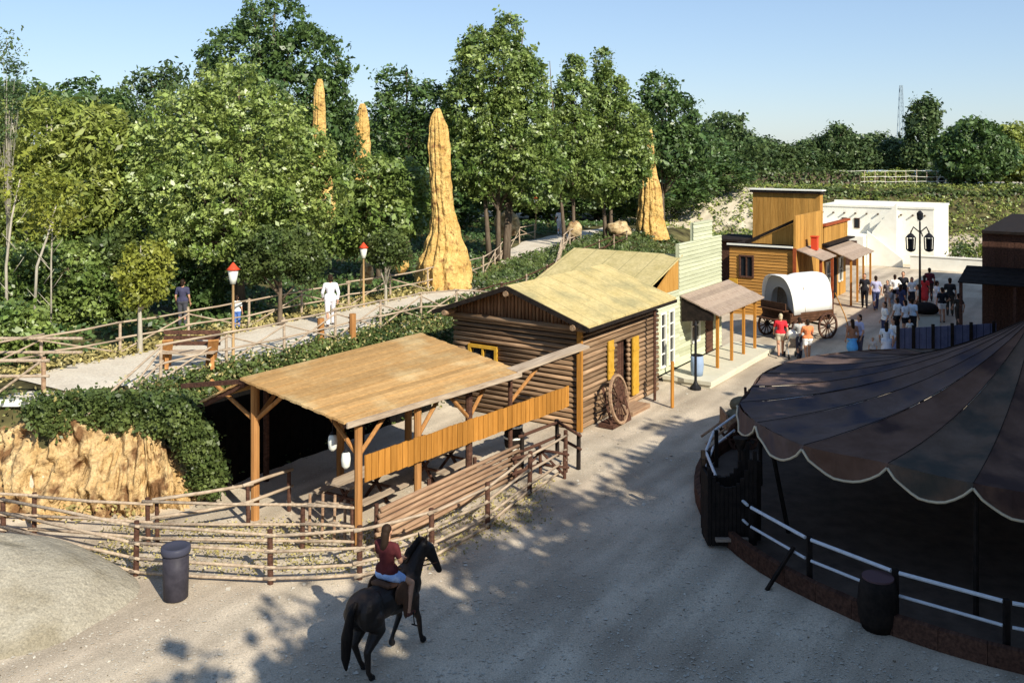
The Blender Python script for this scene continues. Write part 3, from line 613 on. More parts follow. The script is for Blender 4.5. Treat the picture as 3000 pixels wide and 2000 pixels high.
for (s, t, l) in ((17.0,15.3,'front'),(19.6,15.0,'rear')):
    tb = thing('picnic_table', 'pale picnic table with benches under the shelter, ' + ('nearest the left end' if l == 'front' else 'nearest the log cabin'), 'table', W(s,t), 'picnic tables under the shelter')
    part(tb, 'tabletop', M['paledry'], lambda mb: mb.box(s-.8,s+.8,t-.38,t+.38,.70,.75))
    for q in (-1,1):
        part(tb, 'bench', M['paledry'], lambda mb: mb.box(s-.8,s+.8,t+q*.68-.13,t+q*.68+.13,.42,.46))
        part(tb, 'leg', M['darkwood'], lambda mb: (mb.beam((s+q*.55,t-.35,0),(s+q*.55,t+.2,.7),.06,.06), mb.beam((s+q*.55,t+.35,0),(s+q*.55,t-.2,.7),.06,.06), mb.beam((s+q*.55,t-.75,.39),(s+q*.55,t+.75,.39),.05,.05)))
def lantern(loc, lab):
    t = thing('hanging_lantern', lab, 'lantern', loc, 'white lanterns hanging from the shelter')
    part(t, 'globe', M['lampglass'], lambda mb: mb.lathe(loc, [(.03,-.20),(.085,-.14),(.10,0),(.085,.12),(.04,.16)], 12), st=False, smooth=True)
    part(t, 'cap', M['iron'], lambda mb: mb.lathe((loc[0],loc[1],loc[2]+.16), [(.07,0),(.02,.06),(.008,.07),(.008,.30)], 10), st=False)
lantern(W(15.0,14.3,2.22), 'white lantern hanging higher and deeper inside the left end of the shelter')
lantern(W(14.85,13.78,1.98), 'white lantern hanging against the front corner post of the shelter')
# black wall added behind the shelter as painted roof shade
bw = thing('shade_wall', 'black plank wall added behind the shelter in place of its roof shade', 'wall', W(19.5,19.0))
part(bw, 'planks', M['shadeblack'], lambda mb: [mb.box(s, s+.21, 18.95+.01*(i%2), 19.03, -0.05, 2.3+rd.uniform(-.05,.05)) for i, s in enumerate(np.arange(15.2, 24.4, .22))])

# ------------------------------------------------------------------ log cabin
cb = thing('log_cabin', 'log cabin with cream gable roof and yellow shutters beside the shelter', 'cabin', W(25.1,13.9))
R1 = 0.075
def logs(mb, along, a, b, fixed, z0, n, gaps=(), pitch=0.158):
    for i in range(n):
        z = z0 + pitch*i; segs = [(a, b)]
        for (g0, g1, gz0, gz1) in gaps:
            if gz0 < z < gz1: segs = [q for (x0, x1) in segs for q in ((x0, min(x1, g0)), (max(x0, g1), x1)) if q[1]-q[0] > .05] if True else segs
        for (x0, x1) in segs:
            r = R1*rd.uniform(.88,1.05); e = rd.uniform(-.03,.03)
            if along == 't': mb.tube([(fixed,x0+e,z),(fixed,x1+e,z)], [r, r*.93], 8)
            else: mb.tube([(x0+e,fixed,z),(x1+e,fixed,z)], [r, r*.93], 8)
part(cb, 'gable_wall', M['logt'], lambda mb: logs(mb, 't', 13.98, 18.55, 25.12, .09, 19, ((16.85,17.9,1.28,2.18),)), smooth=True)
part(cb, 'front_wall', M['logs'], lambda mb: logs(mb, 's', 25.15, 30.7, 13.9, .09, 19, ((27.5,28.35,0,2.25),)), smooth=True)
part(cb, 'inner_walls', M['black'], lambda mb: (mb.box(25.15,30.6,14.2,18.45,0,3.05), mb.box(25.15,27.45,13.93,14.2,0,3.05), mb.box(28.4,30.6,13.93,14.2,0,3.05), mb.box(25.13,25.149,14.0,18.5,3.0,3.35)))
def gable(mb):
    for t in np.arange(14.05, 18.45, .13):
        zt_ = 3.32 + (1.0/2.8)*(min(t-13.3, 18.9-t)) - .12
        if zt_ > 3.12: mb.tube([(25.1,t,3.06),(25.1,t,zt_)], .058, 7)
part(cb, 'gable', M['logz'], gable, smooth=True)
part(cb, 'gable_beam', M['logt'], lambda mb: mb.tube([(24.95,13.6,3.08),(24.95,18.8,3.08)], .09, 8), smooth=True)
def cabroof(mb):
    slab(mb, (24.5,13.3,3.27),(30.95,13.3,3.27),(30.95,16.1,4.25),(24.5,16.1,4.25), .07)
    slab(mb, (24.5,16.1,4.25),(30.95,16.1,4.25),(30.95,18.9,3.27),(24.5,18.9,3.27), .07)
part(cb, 'roof', M['creamroof'], cabroof)
part(cb, 'rake_board', M['black'], lambda mb: (mb.beam((24.46,13.25,3.17),(24.46,16.1,4.17),.04,.14), mb.beam((24.46,16.1,4.17),(24.46,18.95,3.17),.04,.14)))
part(cb, 'eave_board', M['black'], lambda mb: mb.beam((24.5,13.26,3.16),(30.9,13.26,3.16),.04,.1))
for t, z in ((16.1,4.0),(13.75,3.2),(18.45,3.2)): part(cb, 'purlin', M['logs'], lambda mb: mb.tube([(24.4,t,z),(25.6,t,z)], .09, 8))
part(cb, 'corner_board', M['yellow'] if False else M['boardwood'], lambda mb: mb.box(24.98,25.08,13.76,13.92,0,3.05))
def wframe(mb, s, t0, t1, z0, z1, w=.1):
    mb.box(s-.06,s+.02,t0,t0+w,z0,z1); mb.box(s-.06,s+.02,t1-w,t1,z0,z1); mb.box(s-.06,s+.02,t0+w,t1-w,z1-w,z1); mb.box(s-.06,s+.02,t0+w,t1-w,z0,z0+w); mb.box(s-.05,s+.02,(t0+t1)/2-.03,(t0+t1)/2+.03,z0+w,z1-w)
w = part(cb, 'window', M['yellow'], lambda mb: wframe(mb, 25.06, 16.82, 17.93, 1.25, 2.18))
part(w, 'pane', M['glass'], lambda mb: mb.box(25.09,25.11,16.85,17.9,1.3,2.12))
part(cb, 'shutter', M['yellow'], lambda mb: (mb.box(26.75,27.12,13.76,13.80,1.2,2.4), mb.box(26.75,27.12,13.735,13.76,1.4,1.48), mb.box(26.75,27.12,13.735,13.76,2.1,2.18)))
part(cb, 'shutter', M['yellow'], lambda mb: (mb.box(28.42,28.85,13.72,13.77,.35,2.25), mb.box(28.42,28.85,13.70,13.72,.6,.68), mb.box(28.42,28.85,13.70,13.72,1.8,1.88)))
part(cb, 'door', M['darkwood'], lambda mb: [mb.box(27.52+.16*k,27.66+.16*k,14.02,14.06,.05,2.2) for k in range(5)])
part(cb, 'doorstep', M['slat'], lambda mb: mb.box(27.3,28.6,13.2,13.8,0,.14))
part(cb, 'porch_post', M['boardwood'], lambda mb: mb.tube([(29.0,12.6,0),(29.0,12.6,1.5)], .06, 7))
part(cb, 'porch_post', M['darkwood'], lambda mb: mb.tube([(29.5,13.45,0),(29.5,13.45,3.05)], .05, 7))
# wagon wheel on its stand in front of the cabin
def spoked(mb_rim, mb_spk, mb_hub, c, r, ax, n=12, w=.07):
    ax = Vector(ax).normalized(); x = ax.orthogonal().normalized(); y = ax.cross(x); c = Vector(c)
    ring = [c + x*math.cos(a)*r + y*math.sin(a)*r for a in [2*math.pi*k/24 for k in range(24)]]
    vs = []; fs = []
    for k in range(24):
        d = (ring[k]-c).normalized()
        for (dr, da) in ((-.05,-w/2),(.03,-w/2),(.03,w/2),(-.05,w/2)): vs.append(tuple(ring[k]+d*dr+ax*da))
    for k in range(24):
        for j in range(4): fs.append((k*4+j, ((k+1)%24)*4+j, ((k+1)%24)*4+(j+1)%4, k*4+(j+1)%4))
    mb_rim.add(vs, fs, raw=True)
    for k in range(n):
        a = 2*math.pi*k/n; mb_spk.beam(tuple(c), tuple(c + (x*math.cos(a)+y*math.sin(a))*(r-.03)), .04, .04)
    mb_hub.lathe(tuple(c-ax*.11), [(.05,0),(.10,.03),(.10,.19),(.05,.22)], 12, axis=ax)
def wheel_part(parent, name, c, r, ax, m):
    a, b_, h = MB(), MB(), MB(); spoked(a, b_, h, c, r, ax)
    o = a.build(name, m, parent); b_.build('spokes', m, o); h.build('hub', M['iron'], o); return o
c0 = W(26.35,13.2,.78)
wt = thing('wagon_wheel', 'old spoked wagon wheel propped up against the log cabin front', 'wheel', W(26.35,13.25))
a_, b2, h_ = MB(), MB(), MB(); spoked(a_, b2, h_, c0, .72, Vector(W(0.12,-1,0.18)), 14); a_.build('rim', M['slat'], wt); b2.build('spokes', M['darkwood'], wt); h_.build('hub', M['darkwood'], wt)
part(wt, 'stand', M['darkwood'], lambda mb: (mb.box(25.75,27.0,13.1,13.6,0,.12), mb.beam((25.85,13.2,.1),(25.85,13.5,1.2),.07,.07), mb.beam((26.9,13.1,.1),(26.9,13.4,1.1),.07,.07)))

# ------------------------------------------------------------------ white clapboard store
ws = thing('clapboard_store', 'pale false fronted clapboard store with porch, next to the log cabin', 'store', W(31.3,14.3))
def claps(mb, plane, a, b, z0, z1, fixed, out, pitch=.155, openings=()):
    z = z0
    while z < z1-.01:
        h = min(pitch, z1-z); segs = [(a, b)]
        for (g0, g1, gz0, gz1) in openings:
            if gz0 < z+h/2 < gz1: segs = [q for (x0, x1) in segs for q in ((x0, min(x1, g0)), (max(x0, g1), x1)) if q[1]-q[0] > .02]
        for x0, x1 in segs:
            lo, hi = fixed+out*.045, fixed+out*.012
            if plane == 't': mb.hexa([(x0,fixed,z),(x1,fixed,z),(x1,lo,z),(x0,lo,z)], [(x0,fixed,z+h),(x1,fixed,z+h),(x1,hi,z+h),(x0,hi,z+h)])
            else: mb.hexa([(fixed,x0,z),(fixed,x1,z),(lo,x1,z),(lo,x0,z)], [(fixed,x0,z+h),(fixed,x1,z+h),(hi,x1,z+h),(hi,x0,z+h)])
        z += h
op = ((31.75,32.25,.5,2.5),(32.5,33.0,.5,2.5),(34.6,35.5,.9,2.2),(36.1,36.95,.25,2.3))
def front(mb):
    claps(mb, 't', 31.3, 33.5, .3, 3.15, 14.3, -1, openings=op); claps(mb, 't', 33.5, 37.9, .3, 4.85, 14.3, -1, openings=op)
    claps(mb, 't', 34.9, 36.85, 4.85, 5.55, 14.3, -1)
part(ws, 'facade', M['clap'], front)
part(ws, 'backing', M['clap'], lambda mb: (mb.box(33.5,37.9,14.304,14.42,3.1,4.84), mb.box(34.92,36.83,14.304,14.42,4.84,5.54), mb.box(31.32,37.88,14.36,14.42,0.25,3.1)))
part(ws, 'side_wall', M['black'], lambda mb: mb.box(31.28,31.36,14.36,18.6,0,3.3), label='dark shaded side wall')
part(ws, 'back_walls', M['darkwood'], lambda mb: (mb.box(31.36,37.8,18.5,18.6,0,3.3), mb.box(37.75,37.85,14.42,18.5,0,3.3)))
part(ws, 'gable', M['orangev'], lambda mb: mb.add([(31.2,14.31,3.15),(33.5,14.31,3.15),(33.5,14.31,4.28),(31.2,14.38,3.15),(33.5,14.38,3.15),(33.5,14.38,4.28)], [(0,1,2),(5,4,3),(0,3,4,1),(1,4,5,2),(2,5,3,0)]))
part(ws, 'corner_board', M['white'], lambda mb: (mb.box(31.22,31.34,14.2,14.3,.3,3.15)))
def storeroof(mb):
    slab(mb, (30.5,14.95,3.42),(33.8,14.28,4.42),(33.8,18.95,4.42),(30.5,18.95,3.42),.07)
    slab(mb, (30.62,14.28,3.46),(33.8,14.26,4.425),(33.8,14.6,4.425),(30.6,14.95,3.46),.06)
    slab(mb, (33.8,14.43,4.42),(38.0,14.43,3.3),(38.0,18.95,3.3),(33.8,18.95,4.42),.07)
part(ws, 'roof', M['storeroof'], storeroof)
part(ws, 'eave_board', M['black'], lambda mb: mb.beam((30.47,14.95,3.34),(30.47,18.95,3.34),.04,.13))  # black board added as a shadow line between cabin and store roofs
def wn_t(parent, s0, s1, z0, z1, t, m='white', bars=1):
    w = part(parent, 'window', M[m], lambda mb: (mb.box(s0,s0+.07,t-.07,t,z0,z1), mb.box(s1-.07,s1,t-.07,t,z0,z1), mb.box(s0+.07,s1-.07,t-.07,t,z1-.07,z1), mb.box(s0+.07,s1-.07,t-.09,t,z0,z0+.07),
        [mb.box(s0+.07,s1-.07,t-.05,t,z0+(z1-z0)*(k+1)/(bars+1)-.02,z0+(z1-z0)*(k+1)/(bars+1)+.02) for k in range(bars)]))
    part(w, 'pane', M['glass'], lambda mb: mb.box(s0+.02,s1-.02,t-.01,t+.03,z0+.02,z1-.02)); return w
wn_t(ws, 31.75,32.25,.5,2.5,14.3, bars=3); wn_t(ws, 32.5,33.0,.5,2.5,14.3, bars=3); wn_t(ws, 34.6,35.5,.9,2.2,14.3)
d = part(ws, 'door', M['darkwood'], lambda mb: mb.box(36.12,36.93,14.27,14.35,.27,2.28))
part(d, 'handle', M['iron'], lambda mb: mb.ball((36.22,14.22,1.2), .035))
part(ws, 'porch_roof', M['porchroof'], lambda mb: roofboards(mb, (33.5,12.7,2.33),(38.6,12.7,2.33),(38.6,14.24,2.92),(33.5,14.24,2.92), 6))
part(ws, 'porch_end', M['black'], lambda mb: mb.hexa([(33.55,12.95,2.1),(33.6,12.95,2.1),(33.6,14.2,1.95),(33.55,14.2,1.95)], [(33.55,12.95,2.36),(33.6,12.95,2.36),(33.6,14.2,2.84),(33.55,14.2,2.84)]))  # end board coloured black for the shade under the porch roof
for s in (34.1,35.6,36.95,38.3): part(ws, 'porch_post', M['boardwood'], lambda mb: mb.box(s-.05,s+.05,12.95,13.05,.25,2.35))
part(ws, 'porch_beam', M['redbrown'], lambda mb: mb.box(33.6,38.5,12.96,13.04,2.2,2.33)) if False else None
part(ws, 'boardwalk', M['concrete'], lambda mb: (mb.box(31.9,39.2,12.4,14.24,.12,.25), mb.box(31.95,39.15,12.45,14.24,0,.12)))
# lamp post stump, blue bin on the boardwalk
lp = thing('hitching_lamp', 'dark iron post on a round foot at the corner of the store boardwalk', 'lamp post', W(31.6,12.85))
part(lp, 'pole', M['iron'], lambda mb: mb.lathe((31.6,12.85,0), [(.2,0),(.2,.08),(.1,.18),(.05,.3),(.045,2.2),(.07,2.25),(.02,2.4)], 10))
bb = thing('barrel', 'pale blue barrel standing under the store porch', 'barrel', W(32.6,13.2,.25))
part(bb, 'body', mat('pale blue paint', (0.25,0.33,0.46), rough=.6), lambda mb: mb.lathe((32.6,13.2,.25), [(.2,0),(.23,.2),(.24,.4),(.22,.72)], 14), smooth=True)
part(bb, 'lid', M['iron'], lambda mb: mb.lathe((32.6,13.2,.97), [(.225,0),(.225,.02)], 14))

# ------------------------------------------------------------------ orange office and tall building
of = thing('clapboard_office', 'orange tan clapboard office with one dark window behind the covered wagon', 'building', W(47.1,14.0))
part(of, 'side_wall', M['orange'], lambda mb: (claps(mb, 's', 14.0, 17.3, 0, 3.5, 47.1, -1, openings=((16.05,16.75,1.9,3.0),)), mb.box(47.105,51.3,14.1,17.3,0,3.48)))
w = part(of, 'window', M['darkwood'], lambda mb: wframe(mb, 47.06, 16.02, 16.78, 1.88, 3.02, .08))
part(w, 'pane', M['glass'], lambda mb: (mb.box(47.07,47.1,16.1,16.7,1.95,2.95)))
part(of, 'false_front', M['orangev'], lambda mb: [mb.box(s, s+.185, 13.9+.006*(i%2), 14.0, 0, 5.1) for i, s in enumerate(np.arange(47.0, 51.6, .19))])
part(of, 'corner_board', M['redbrown'], lambda mb: mb.box(46.93,47.0,13.86,14.02,0,3.5))
part(of, 'gutter', M['white'], lambda mb: mb.box(46.93,47.04,14.03,17.4,3.5,3.58))
part(of, 'roof', M['black'], lambda mb: mb.box(46.98,51.4,14.02,17.4,3.40,3.495))
part(of, 'front_brace', M['black'], lambda mb: mb.beam((47.5,14.05,4.85),(47.5,16.6,3.6),.08,.14))
part(of, 'brace_boards', M['orangev'], lambda mb: mb.add([(47.55,14.05,3.6),(47.55,16.4,3.6),(47.55,14.05,4.75),(47.62,14.05,3.6),(47.62,16.4,3.6),(47.62,14.05,4.75)], [(0,1,2),(5,4,3),(0,3,4,1),(1,4,5,2),(2,5,3,0)]))
part(of, 'porch_roof', M['porchroof'], lambda mb: roofboards(mb, (47.1,12.6,3.0),(49.6,12.6,3.0),(49.6,13.88,3.45),(47.1,13.88,3.45), 5))
for s in (47.3, 49.4): part(of, 'porch_post', M['redbrown'], lambda mb: mb.box(s-.06,s+.06,12.7,12.82,0,3.0))
part(of, 'sign_box', M['red'], lambda mb: (mb.box(48.6,48.9,13.3,13.6,3.3,3.95), mb.box(48.56,48.94,13.26,13.64,3.95,4.0)))
part(of, 'shutter', M['yellow'], lambda mb: (mb.box(46.98,47.03,16.85,17.3,.6,1.8)))
tf = thing('tall_false_front', 'tall orange board front rising above the office, with dark top edge', 'building', W(51.8,14.0))
part(tf, 'boards', M['orangev'], lambda mb: [mb.box(51.75+.006*(i%2), 52.3, t, t+.2, 0, 5.98) for i, t in enumerate(np.arange(14.0, 17.6, .205))])
part(tf, 'cornice', M['black'], lambda mb: (mb.box(51.6,52.35,13.9,17.8,5.98,6.12)))
part(tf, 'cap', M['white'], lambda mb: (mb.box(51.55,52.4,13.85,17.85,6.125,6.18)))
sl_ = thing('saloon', 'orange board saloon with a balcony rail and a long shingled porch on slender posts', 'building', W(53,14.0))
part(sl_, 'walls', M['orangev'], lambda mb: (mb.box(52.31,57.6,14.1,17.6,0,3.35)))
part(sl_, 'balcony_front', M['orangev'], lambda mb: [mb.box(s, s+.17, 13.95+.006*(i%2), 14.09, 3.3, 4.2) for i, s in enumerate(np.arange(52.4, 57.4, .18))])
part(sl_, 'balcony_rail', M['redbrown'], lambda mb: (mb.box(52.3,57.7,13.85,14.1,4.2,4.32)))
part(sl_, 'roof_edge', M['black'], lambda mb: (mb.box(52.0,57.7,13.6,14.08,3.2,3.29)))
part(sl_, 'porch_roof', M['porchroof'], lambda mb: roofboards(mb, (52.5,12.5,2.5),(57.6,12.5,2.5),(57.6,14.05,3.1),(52.5,14.05,3.1), 6))
for s in (52.8,54.2,55.6,57.3): part(sl_, 'porch_post', M['boardwood'], lambda mb: mb.box(s-.05,s+.05,12.6,12.7,0,2.52))
for s in (53.2, 55.8): wn_t(sl_, s, s+.9, .8, 2.2, 14.09)
part(sl_, 'door', M['black'], lambda mb: mb.box(54.6,55.4,14.04,14.1,0,2.2))
# lean-to shed left of the tall front, by the bank
sd_ = thing('small_shed', 'small dark roofed shed between the tall orange front and the bank', 'shed', W(52,18.5))
part(sd_, 'walls', M['darkwood'], lambda mb: mb.box(50.8,53.5,18.0,19.6,0,3.3))
part(sd_, 'roof', M['black'], lambda mb: mb.box(50.5,53.8,17.8,19.8,3.3,3.42))

# ------------------------------------------------------------------ adobe house
ad = thing('adobe_house', 'whitewashed adobe house with outside stair at the end of the street', 'house', W(73.6,15))
part(ad, 'main_block', M['adobe'], lambda mb: mb.box(73.6,80,11.9,20.4,0,4.02))
part(ad, 'parapet', M['adobe'], lambda mb: (mb.box(73.54,73.75,11.84,20.45,4.022,4.17), mb.box(79.8,80.05,11.84,20.45,4.022,4.17), mb.box(73.75,79.8,11.84,12.05,4.022,4.17)))
part(ad, 'stair', M['adobe'], lambda mb: ([mb.box(72.7,73.59,14.3+.155*k,14.3+.155*(k+1)-.001,0,4.05-.21*(k+1)) for k in range(10)], [mb.box(71.6,72.69,15.8-.2*k,15.8-.2*(k-1)-.001,0,2.0-.17*k) for k in range(1, 11)]))
part(ad, 'stair_wall', M['adobe'], lambda mb: (mb.hexa([(72.55,14.2,0),(72.69,14.2,0),(72.69,15.9,0),(72.55,15.9,0)],[(72.55,14.2,4.5),(72.69,14.2,4.5),(72.69,15.9,2.3),(72.55,15.9,2.3)]), mb.hexa([(71.45,13.6,0),(71.59,13.6,0),(71.59,16.0,0),(71.45,16.0,0)],[(71.45,13.6,.6),(71.59,13.6,.6),(71.59,16.0,2.45),(71.45,16.0,2.45)])))
part(ad, 'low_block', M['adobe'], lambda mb: mb.box(70.6,73.59,16.05,18.0,0,2.1))
part(ad, 'arch_block', M['adobe'], lambda mb: mb.box(71.5,73.59,18.01,20.3,0,2.9))
for t in (17.0, 17.9, 19.3): 
    w = part(ad, 'window', M['darkwood'], lambda mb: mb.box(73.54 if t < 18 else 71.46,73.59 if t < 18 else 71.5,t,t+.4,2.45 if t < 18 else 1.3,3.2 if t < 18 else 2.2))
    part(w, 'pane', M['glass'], lambda mb: mb.box(73.52 if t < 18 else 71.44,73.538 if t < 18 else 71.458,t+.06,t+.34,2.51 if t < 18 else 1.36,3.14 if t < 18 else 2.14))
for t in np.arange(12.5, 20.2, .8): part(ad, 'roof_beam_end', M['bark'], lambda mb: mb.tube([(73.4,t,3.55),(73.7,t,3.55)], .07, 7))
part(ad, 'door', M['darkwood'], lambda mb: mb.box(70.55,70.59,16.5,17.3,0,1.8))
gw = thing('garden_wall', 'low white wall running right from the adobe house', 'wall', W(71,11))
part(gw, 'wall', M['adobe'], lambda mb: (mb.box(70.9,71.15,3.0,13.0,0,.9)))
part(gw, 'coping', M['adobe'], lambda mb: (mb.box(70.85,71.2,2.95,13.05,.9,.98)))
for i, (s, t) in enumerate([(74,10.2),(74.6,9.0),(73.2,7.4),(75,6.5),(73.6,5.0),(76,8.0),(76.5,4.6)]):
    x, y, _ = W(s, t)
    bush('shrub', ['pale round shrub right of the adobe house, touching its corner','pale shrub second from the adobe house','small grey green shrub behind the low white wall','tall shrub behind the low white wall','shrub at the right end of the low white wall','shrub at the foot of the far slope behind the white wall','pale shrub beside the dark buildings on the right'][i], 'shrub', (x,y,ground_z(x,y)), [(0,0,.7,.9,.8,.8),(.5,.2,.4,.6,.5,.5)], .13, 60, 10, 'f_olive' if i % 2 else 'f_hedge', 300+i, group='shrubs beyond the white wall')
pd = thing('canoe_rack', 'low rack of white boats lying on the shore right of the adobe house', 'boats', W(80,8))
part(pd, 'hull', M['white'], lambda mb: mb.tube([W(78,4.6,.9),W(78.8,6.5,1.0),W(79.6,8.4,.9)], [.1,.42,.1], 8), st=False, smooth=True)
part(pd, 'hull', M['bluepanel'], lambda mb: mb.tube([W(79.5,4.0,1.6),W(80.2,5.8,1.7),W(81,7.6,1.6)], [.1,.4,.1], 8), st=False, smooth=True)

# ------------------------------------------------------------------ right side buildings, their shade put into dark wood colours
db = thing('dark_store', 'wooden store at the right edge, its shade put into dark brown boards', 'building', W(46,0))
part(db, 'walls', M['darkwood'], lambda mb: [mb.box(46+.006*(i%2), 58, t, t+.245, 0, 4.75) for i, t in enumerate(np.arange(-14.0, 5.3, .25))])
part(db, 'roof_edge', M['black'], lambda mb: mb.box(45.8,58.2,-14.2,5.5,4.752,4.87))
part(db, 'porch_roof', M['black'], lambda mb: roofboards(mb, (43.4,-10,2.9),(43.4,6.1,2.9),(45.98,6.1,3.3),(45.98,-10,3.3), 8), label='porch roof coloured black for shade')  # black colour stands in for shade on the porch roof
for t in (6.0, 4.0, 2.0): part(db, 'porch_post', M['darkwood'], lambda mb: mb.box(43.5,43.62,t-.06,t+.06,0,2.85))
for t in (0.8, 2.8): wn_t(db, 0,0,0,0,0) if False else None
db2 = thing('dark_upper_building', 'taller dark wooden building behind the dark store at the right edge', 'building', W(59,-2))
part(db2, 'walls', M['darkwood'], lambda mb: mb.box(58.3,66,-16,2.6,0,6.6))
part(db2, 'roof', M['black'], lambda mb: mb.box(58.2,66.2,-16.2,2.8,6.6,6.75))
pf = thing('panel_fence', 'blue grey board fence between the crowd and the dark tent', 'fence', (14.1,35,0))
def pfence(mb):
    for i in range(26):
        x = 14.1+i*.16; y = 35+i*.04; mb.box(x, x+.15, y, y+.03, 0, 1.85)
part(pf, 'panel', M['bluepanel'], pfence, st=False)
for i in (0, 4, 9, 14, 19, 25): part(pf, 'post', M['black'], lambda mb: mb.box(14.06+i*.16,14.16+i*.16,34.9+i*.04,34.98+i*.04,0,1.95), st=False)
po = thing('pale_post', 'thin pale post in front of the dark store at the right edge', 'post', PX(2930,960))
part(po, 'pole', M['paledry'], lambda mb: mb.tube([PX(2930,960),(PX(2930,960)[0],PX(2930,960)[1],3.0)], .06, 8), st=False)
part(po, 'cap', M['rope'], lambda mb: mb.lathe((PX(2930,960)[0],PX(2930,960)[1],3.0), [(.09,0),(.09,.1),(.03,.16)], 8), st=False)
# counter among the crowd
sx_, sy_, _ = PX(2712, 972)
st_ = thing('snack_counter', 'white snack counter with dark rounded awning in the crowd', 'counter', (sx_,sy_,0))
part(st_, 'counter', M['white'], lambda mb: (mb.box(sx_-.5,sx_+.5,sy_-.35,sy_+.35,0,.8)), st=False)
part(st_, 'countertop', M['paledry'], lambda mb: (mb.box(sx_-.56,sx_+.56,sy_-.4,sy_+.4,.802,.85)), st=False)
part(st_, 'awning', M['black'], lambda mb: mb.ball((sx_,sy_,1.05), (.6,.45,.32)), st=False, smooth=True)
for q in (-1,1): part(st_, 'support', M['iron'], lambda mb: mb.tube([(sx_+q*.45,sy_,.85),(sx_+q*.45,sy_,1.1)], .03, 6), st=False)

# ------------------------------------------------------------------ lamps
def lamp(base, h, lab):
    t = thing('garden_lamp', lab, 'lamp', base, 'red capped lamps along the walkway'); x, y, z = base
    part(t, 'pole', M['tanpole'], lambda mb: mb.lathe(base, [(.07,-.1),(.045,.15),(.035,h-.62),(.06,h-.6)], 10), st=False, smooth=True)
    part(t, 'lamp_glass', M['lampglass'], lambda mb: mb.lathe((x,y,z+h-.6), [(.07,0),(.11,.15),(.145,.36),(.13,.4)], 12), st=False, smooth=True)
    part(t, 'cap', M['red'], lambda mb: mb.lathe((x,y,z+h-.2), [(.20,0),(.12,.07),(.03,.18),(.01,.2)], 14), st=False, smooth=True)
b = (at(683,26.7)[0], 26.7, 2.42); lamp(b, 2.85, 'red capped white lamp nearest the bench, at the front edge of the walkway')
b = (at(1065,36)[0], 36, 2.45); lamp(b, 2.45, 'red capped lamp at the foot of the leaning rock pillar')
b = (at(1570,62)[0], 62, 2.7); lamp(b, 2.6, 'far red capped lamp under the tall poplars')
b = PX(2695,970)
sl2 = thing('street_lamp', 'tall dark ornate street lamp with three hanging lanterns in the crowd', 'street lamp', b)
part(sl2, 'pole', M['iron'], lambda mb: mb.lathe(b, [(.2,0),(.18,.15),(.08,.5),(.06,1.2),(.045,3.6),(.04,5.0),(.02,5.15)], 10), st=False, smooth=True)
part(sl2, 'crossarm', M['iron'], lambda mb: (mb.tube([(b[0]-.42,b[1],4.55),(b[0]-.3,b[1],4.8),(b[0],b[1],4.55),(b[0]+.3,b[1],4.8),(b[0]+.42,b[1],4.55)], .035, 6), mb.tube([(b[0],b[1]-.3,4.4),(b[0],b[1],4.7)], .03, 6)), st=False)
for dx, zz in ((-.42,4.5),(.42,4.5),(0,5.35)):
    l = part(sl2, 'lantern', M['iron'], lambda mb: (mb.lathe((b[0]+dx,b[1],zz-.85), [(.04,0),(.16,.05),(.2,.1),(.22,.12)], 8), mb.lathe((b[0]+dx,b[1],zz-.18), [(.24,0),(.14,.12),(.04,.2),(.02,.3)], 8), [mb.tube([(b[0]+dx+.19*math.cos(a),b[1]+.19*math.sin(a),zz-.74),(b[0]+dx+.22*math.cos(a),b[1]+.22*math.sin(a),zz-.17)], .03, 5) for a in (0,1.57,3.14,4.71)]) if zz < 5 else mb.lathe((b[0],b[1],5.1), [(.03,0),(.12,.05),(.15,.3),(.16,.32),(.05,.45)], 8), st=False)
    part(l, 'glass', M['glass'], lambda mb: mb.lathe((b[0]+dx,b[1],(zz-.74) if zz < 5 else 5.16), [(.13,0),(.15,.5 if zz < 5 else .2)], 8), st=False)

# ------------------------------------------------------------------ hoodoos and rocks
def hoodoo(name, label, u, Y, prof, seed, lean=None, dz=-0.3):
    rng = random.Random(seed); bx, by = at(u, Y); base = (bx, by, ground_z(bx, by)); t = thing(name, label, 'rock pillar', base)
    from mathutils import noise as NZ
    mb = MB(); n = 84; vs = []; pr = []
    for i in range(len(prof)-1):
        (v0, l0, r0), (v1, l1, r1) = prof[i], prof[i+1]; k = max(2, int((v0-v1)/6))
        for j in range(k): f = j/k; pr.append((v0+(v1-v0)*f, l0+(l1-l0)*f, r0+(r1-r0)*f))
    pr.append(prof[-1])
    for (v, l, r) in pr:
        z = zt(v, Y); xl, xr = at(l, Y)[0], at(r, Y)[0]; cx = (xl+xr)/2; rx = max(.03, (xr-xl)/2)
        for k in range(n):
            a = 2*math.pi*k/n; ca, sa = math.cos(a), math.sin(a)
            q = Vector((ca*1.9+seed, sa*1.9, z*0.55)); lf = max(0, -ca*.8 - sa*.3); f = 1 + 0.10*NZ.noise(q*1.6) + 0.09*NZ.noise(Vector((ca*5, sa*5, z*1.4+seed))) - (0.05+.16*lf)*max(0, math.sin(a*13+seed+NZ.noise(Vector((0,0,z*.7)))*2.5))
            f += 0.025*math.sin(z*7.5+3*NZ.noise(q)) + .05*NZ.noise(Vector((ca*9,sa*9,z*3.5))) - .05*abs(NZ.noise(Vector((ca*4+7,sa*4,z*1.2))))
            vs.append((cx+ca*rx*f, by+sa*min(rx*.9, 1.4)*f, z))
    fs = [(i*n+k, i*n+(k+1)%n, (i+1)*n+(k+1)%n, (i+1)*n+k) for i in range(len(pr)-1) for k in range(n)]
    fs.append(tuple((len(pr)-1)*n+k for k in range(n))); mb.add(vs, fs, raw=True); mb.build('rock', M['ochre'], t, smooth=False)
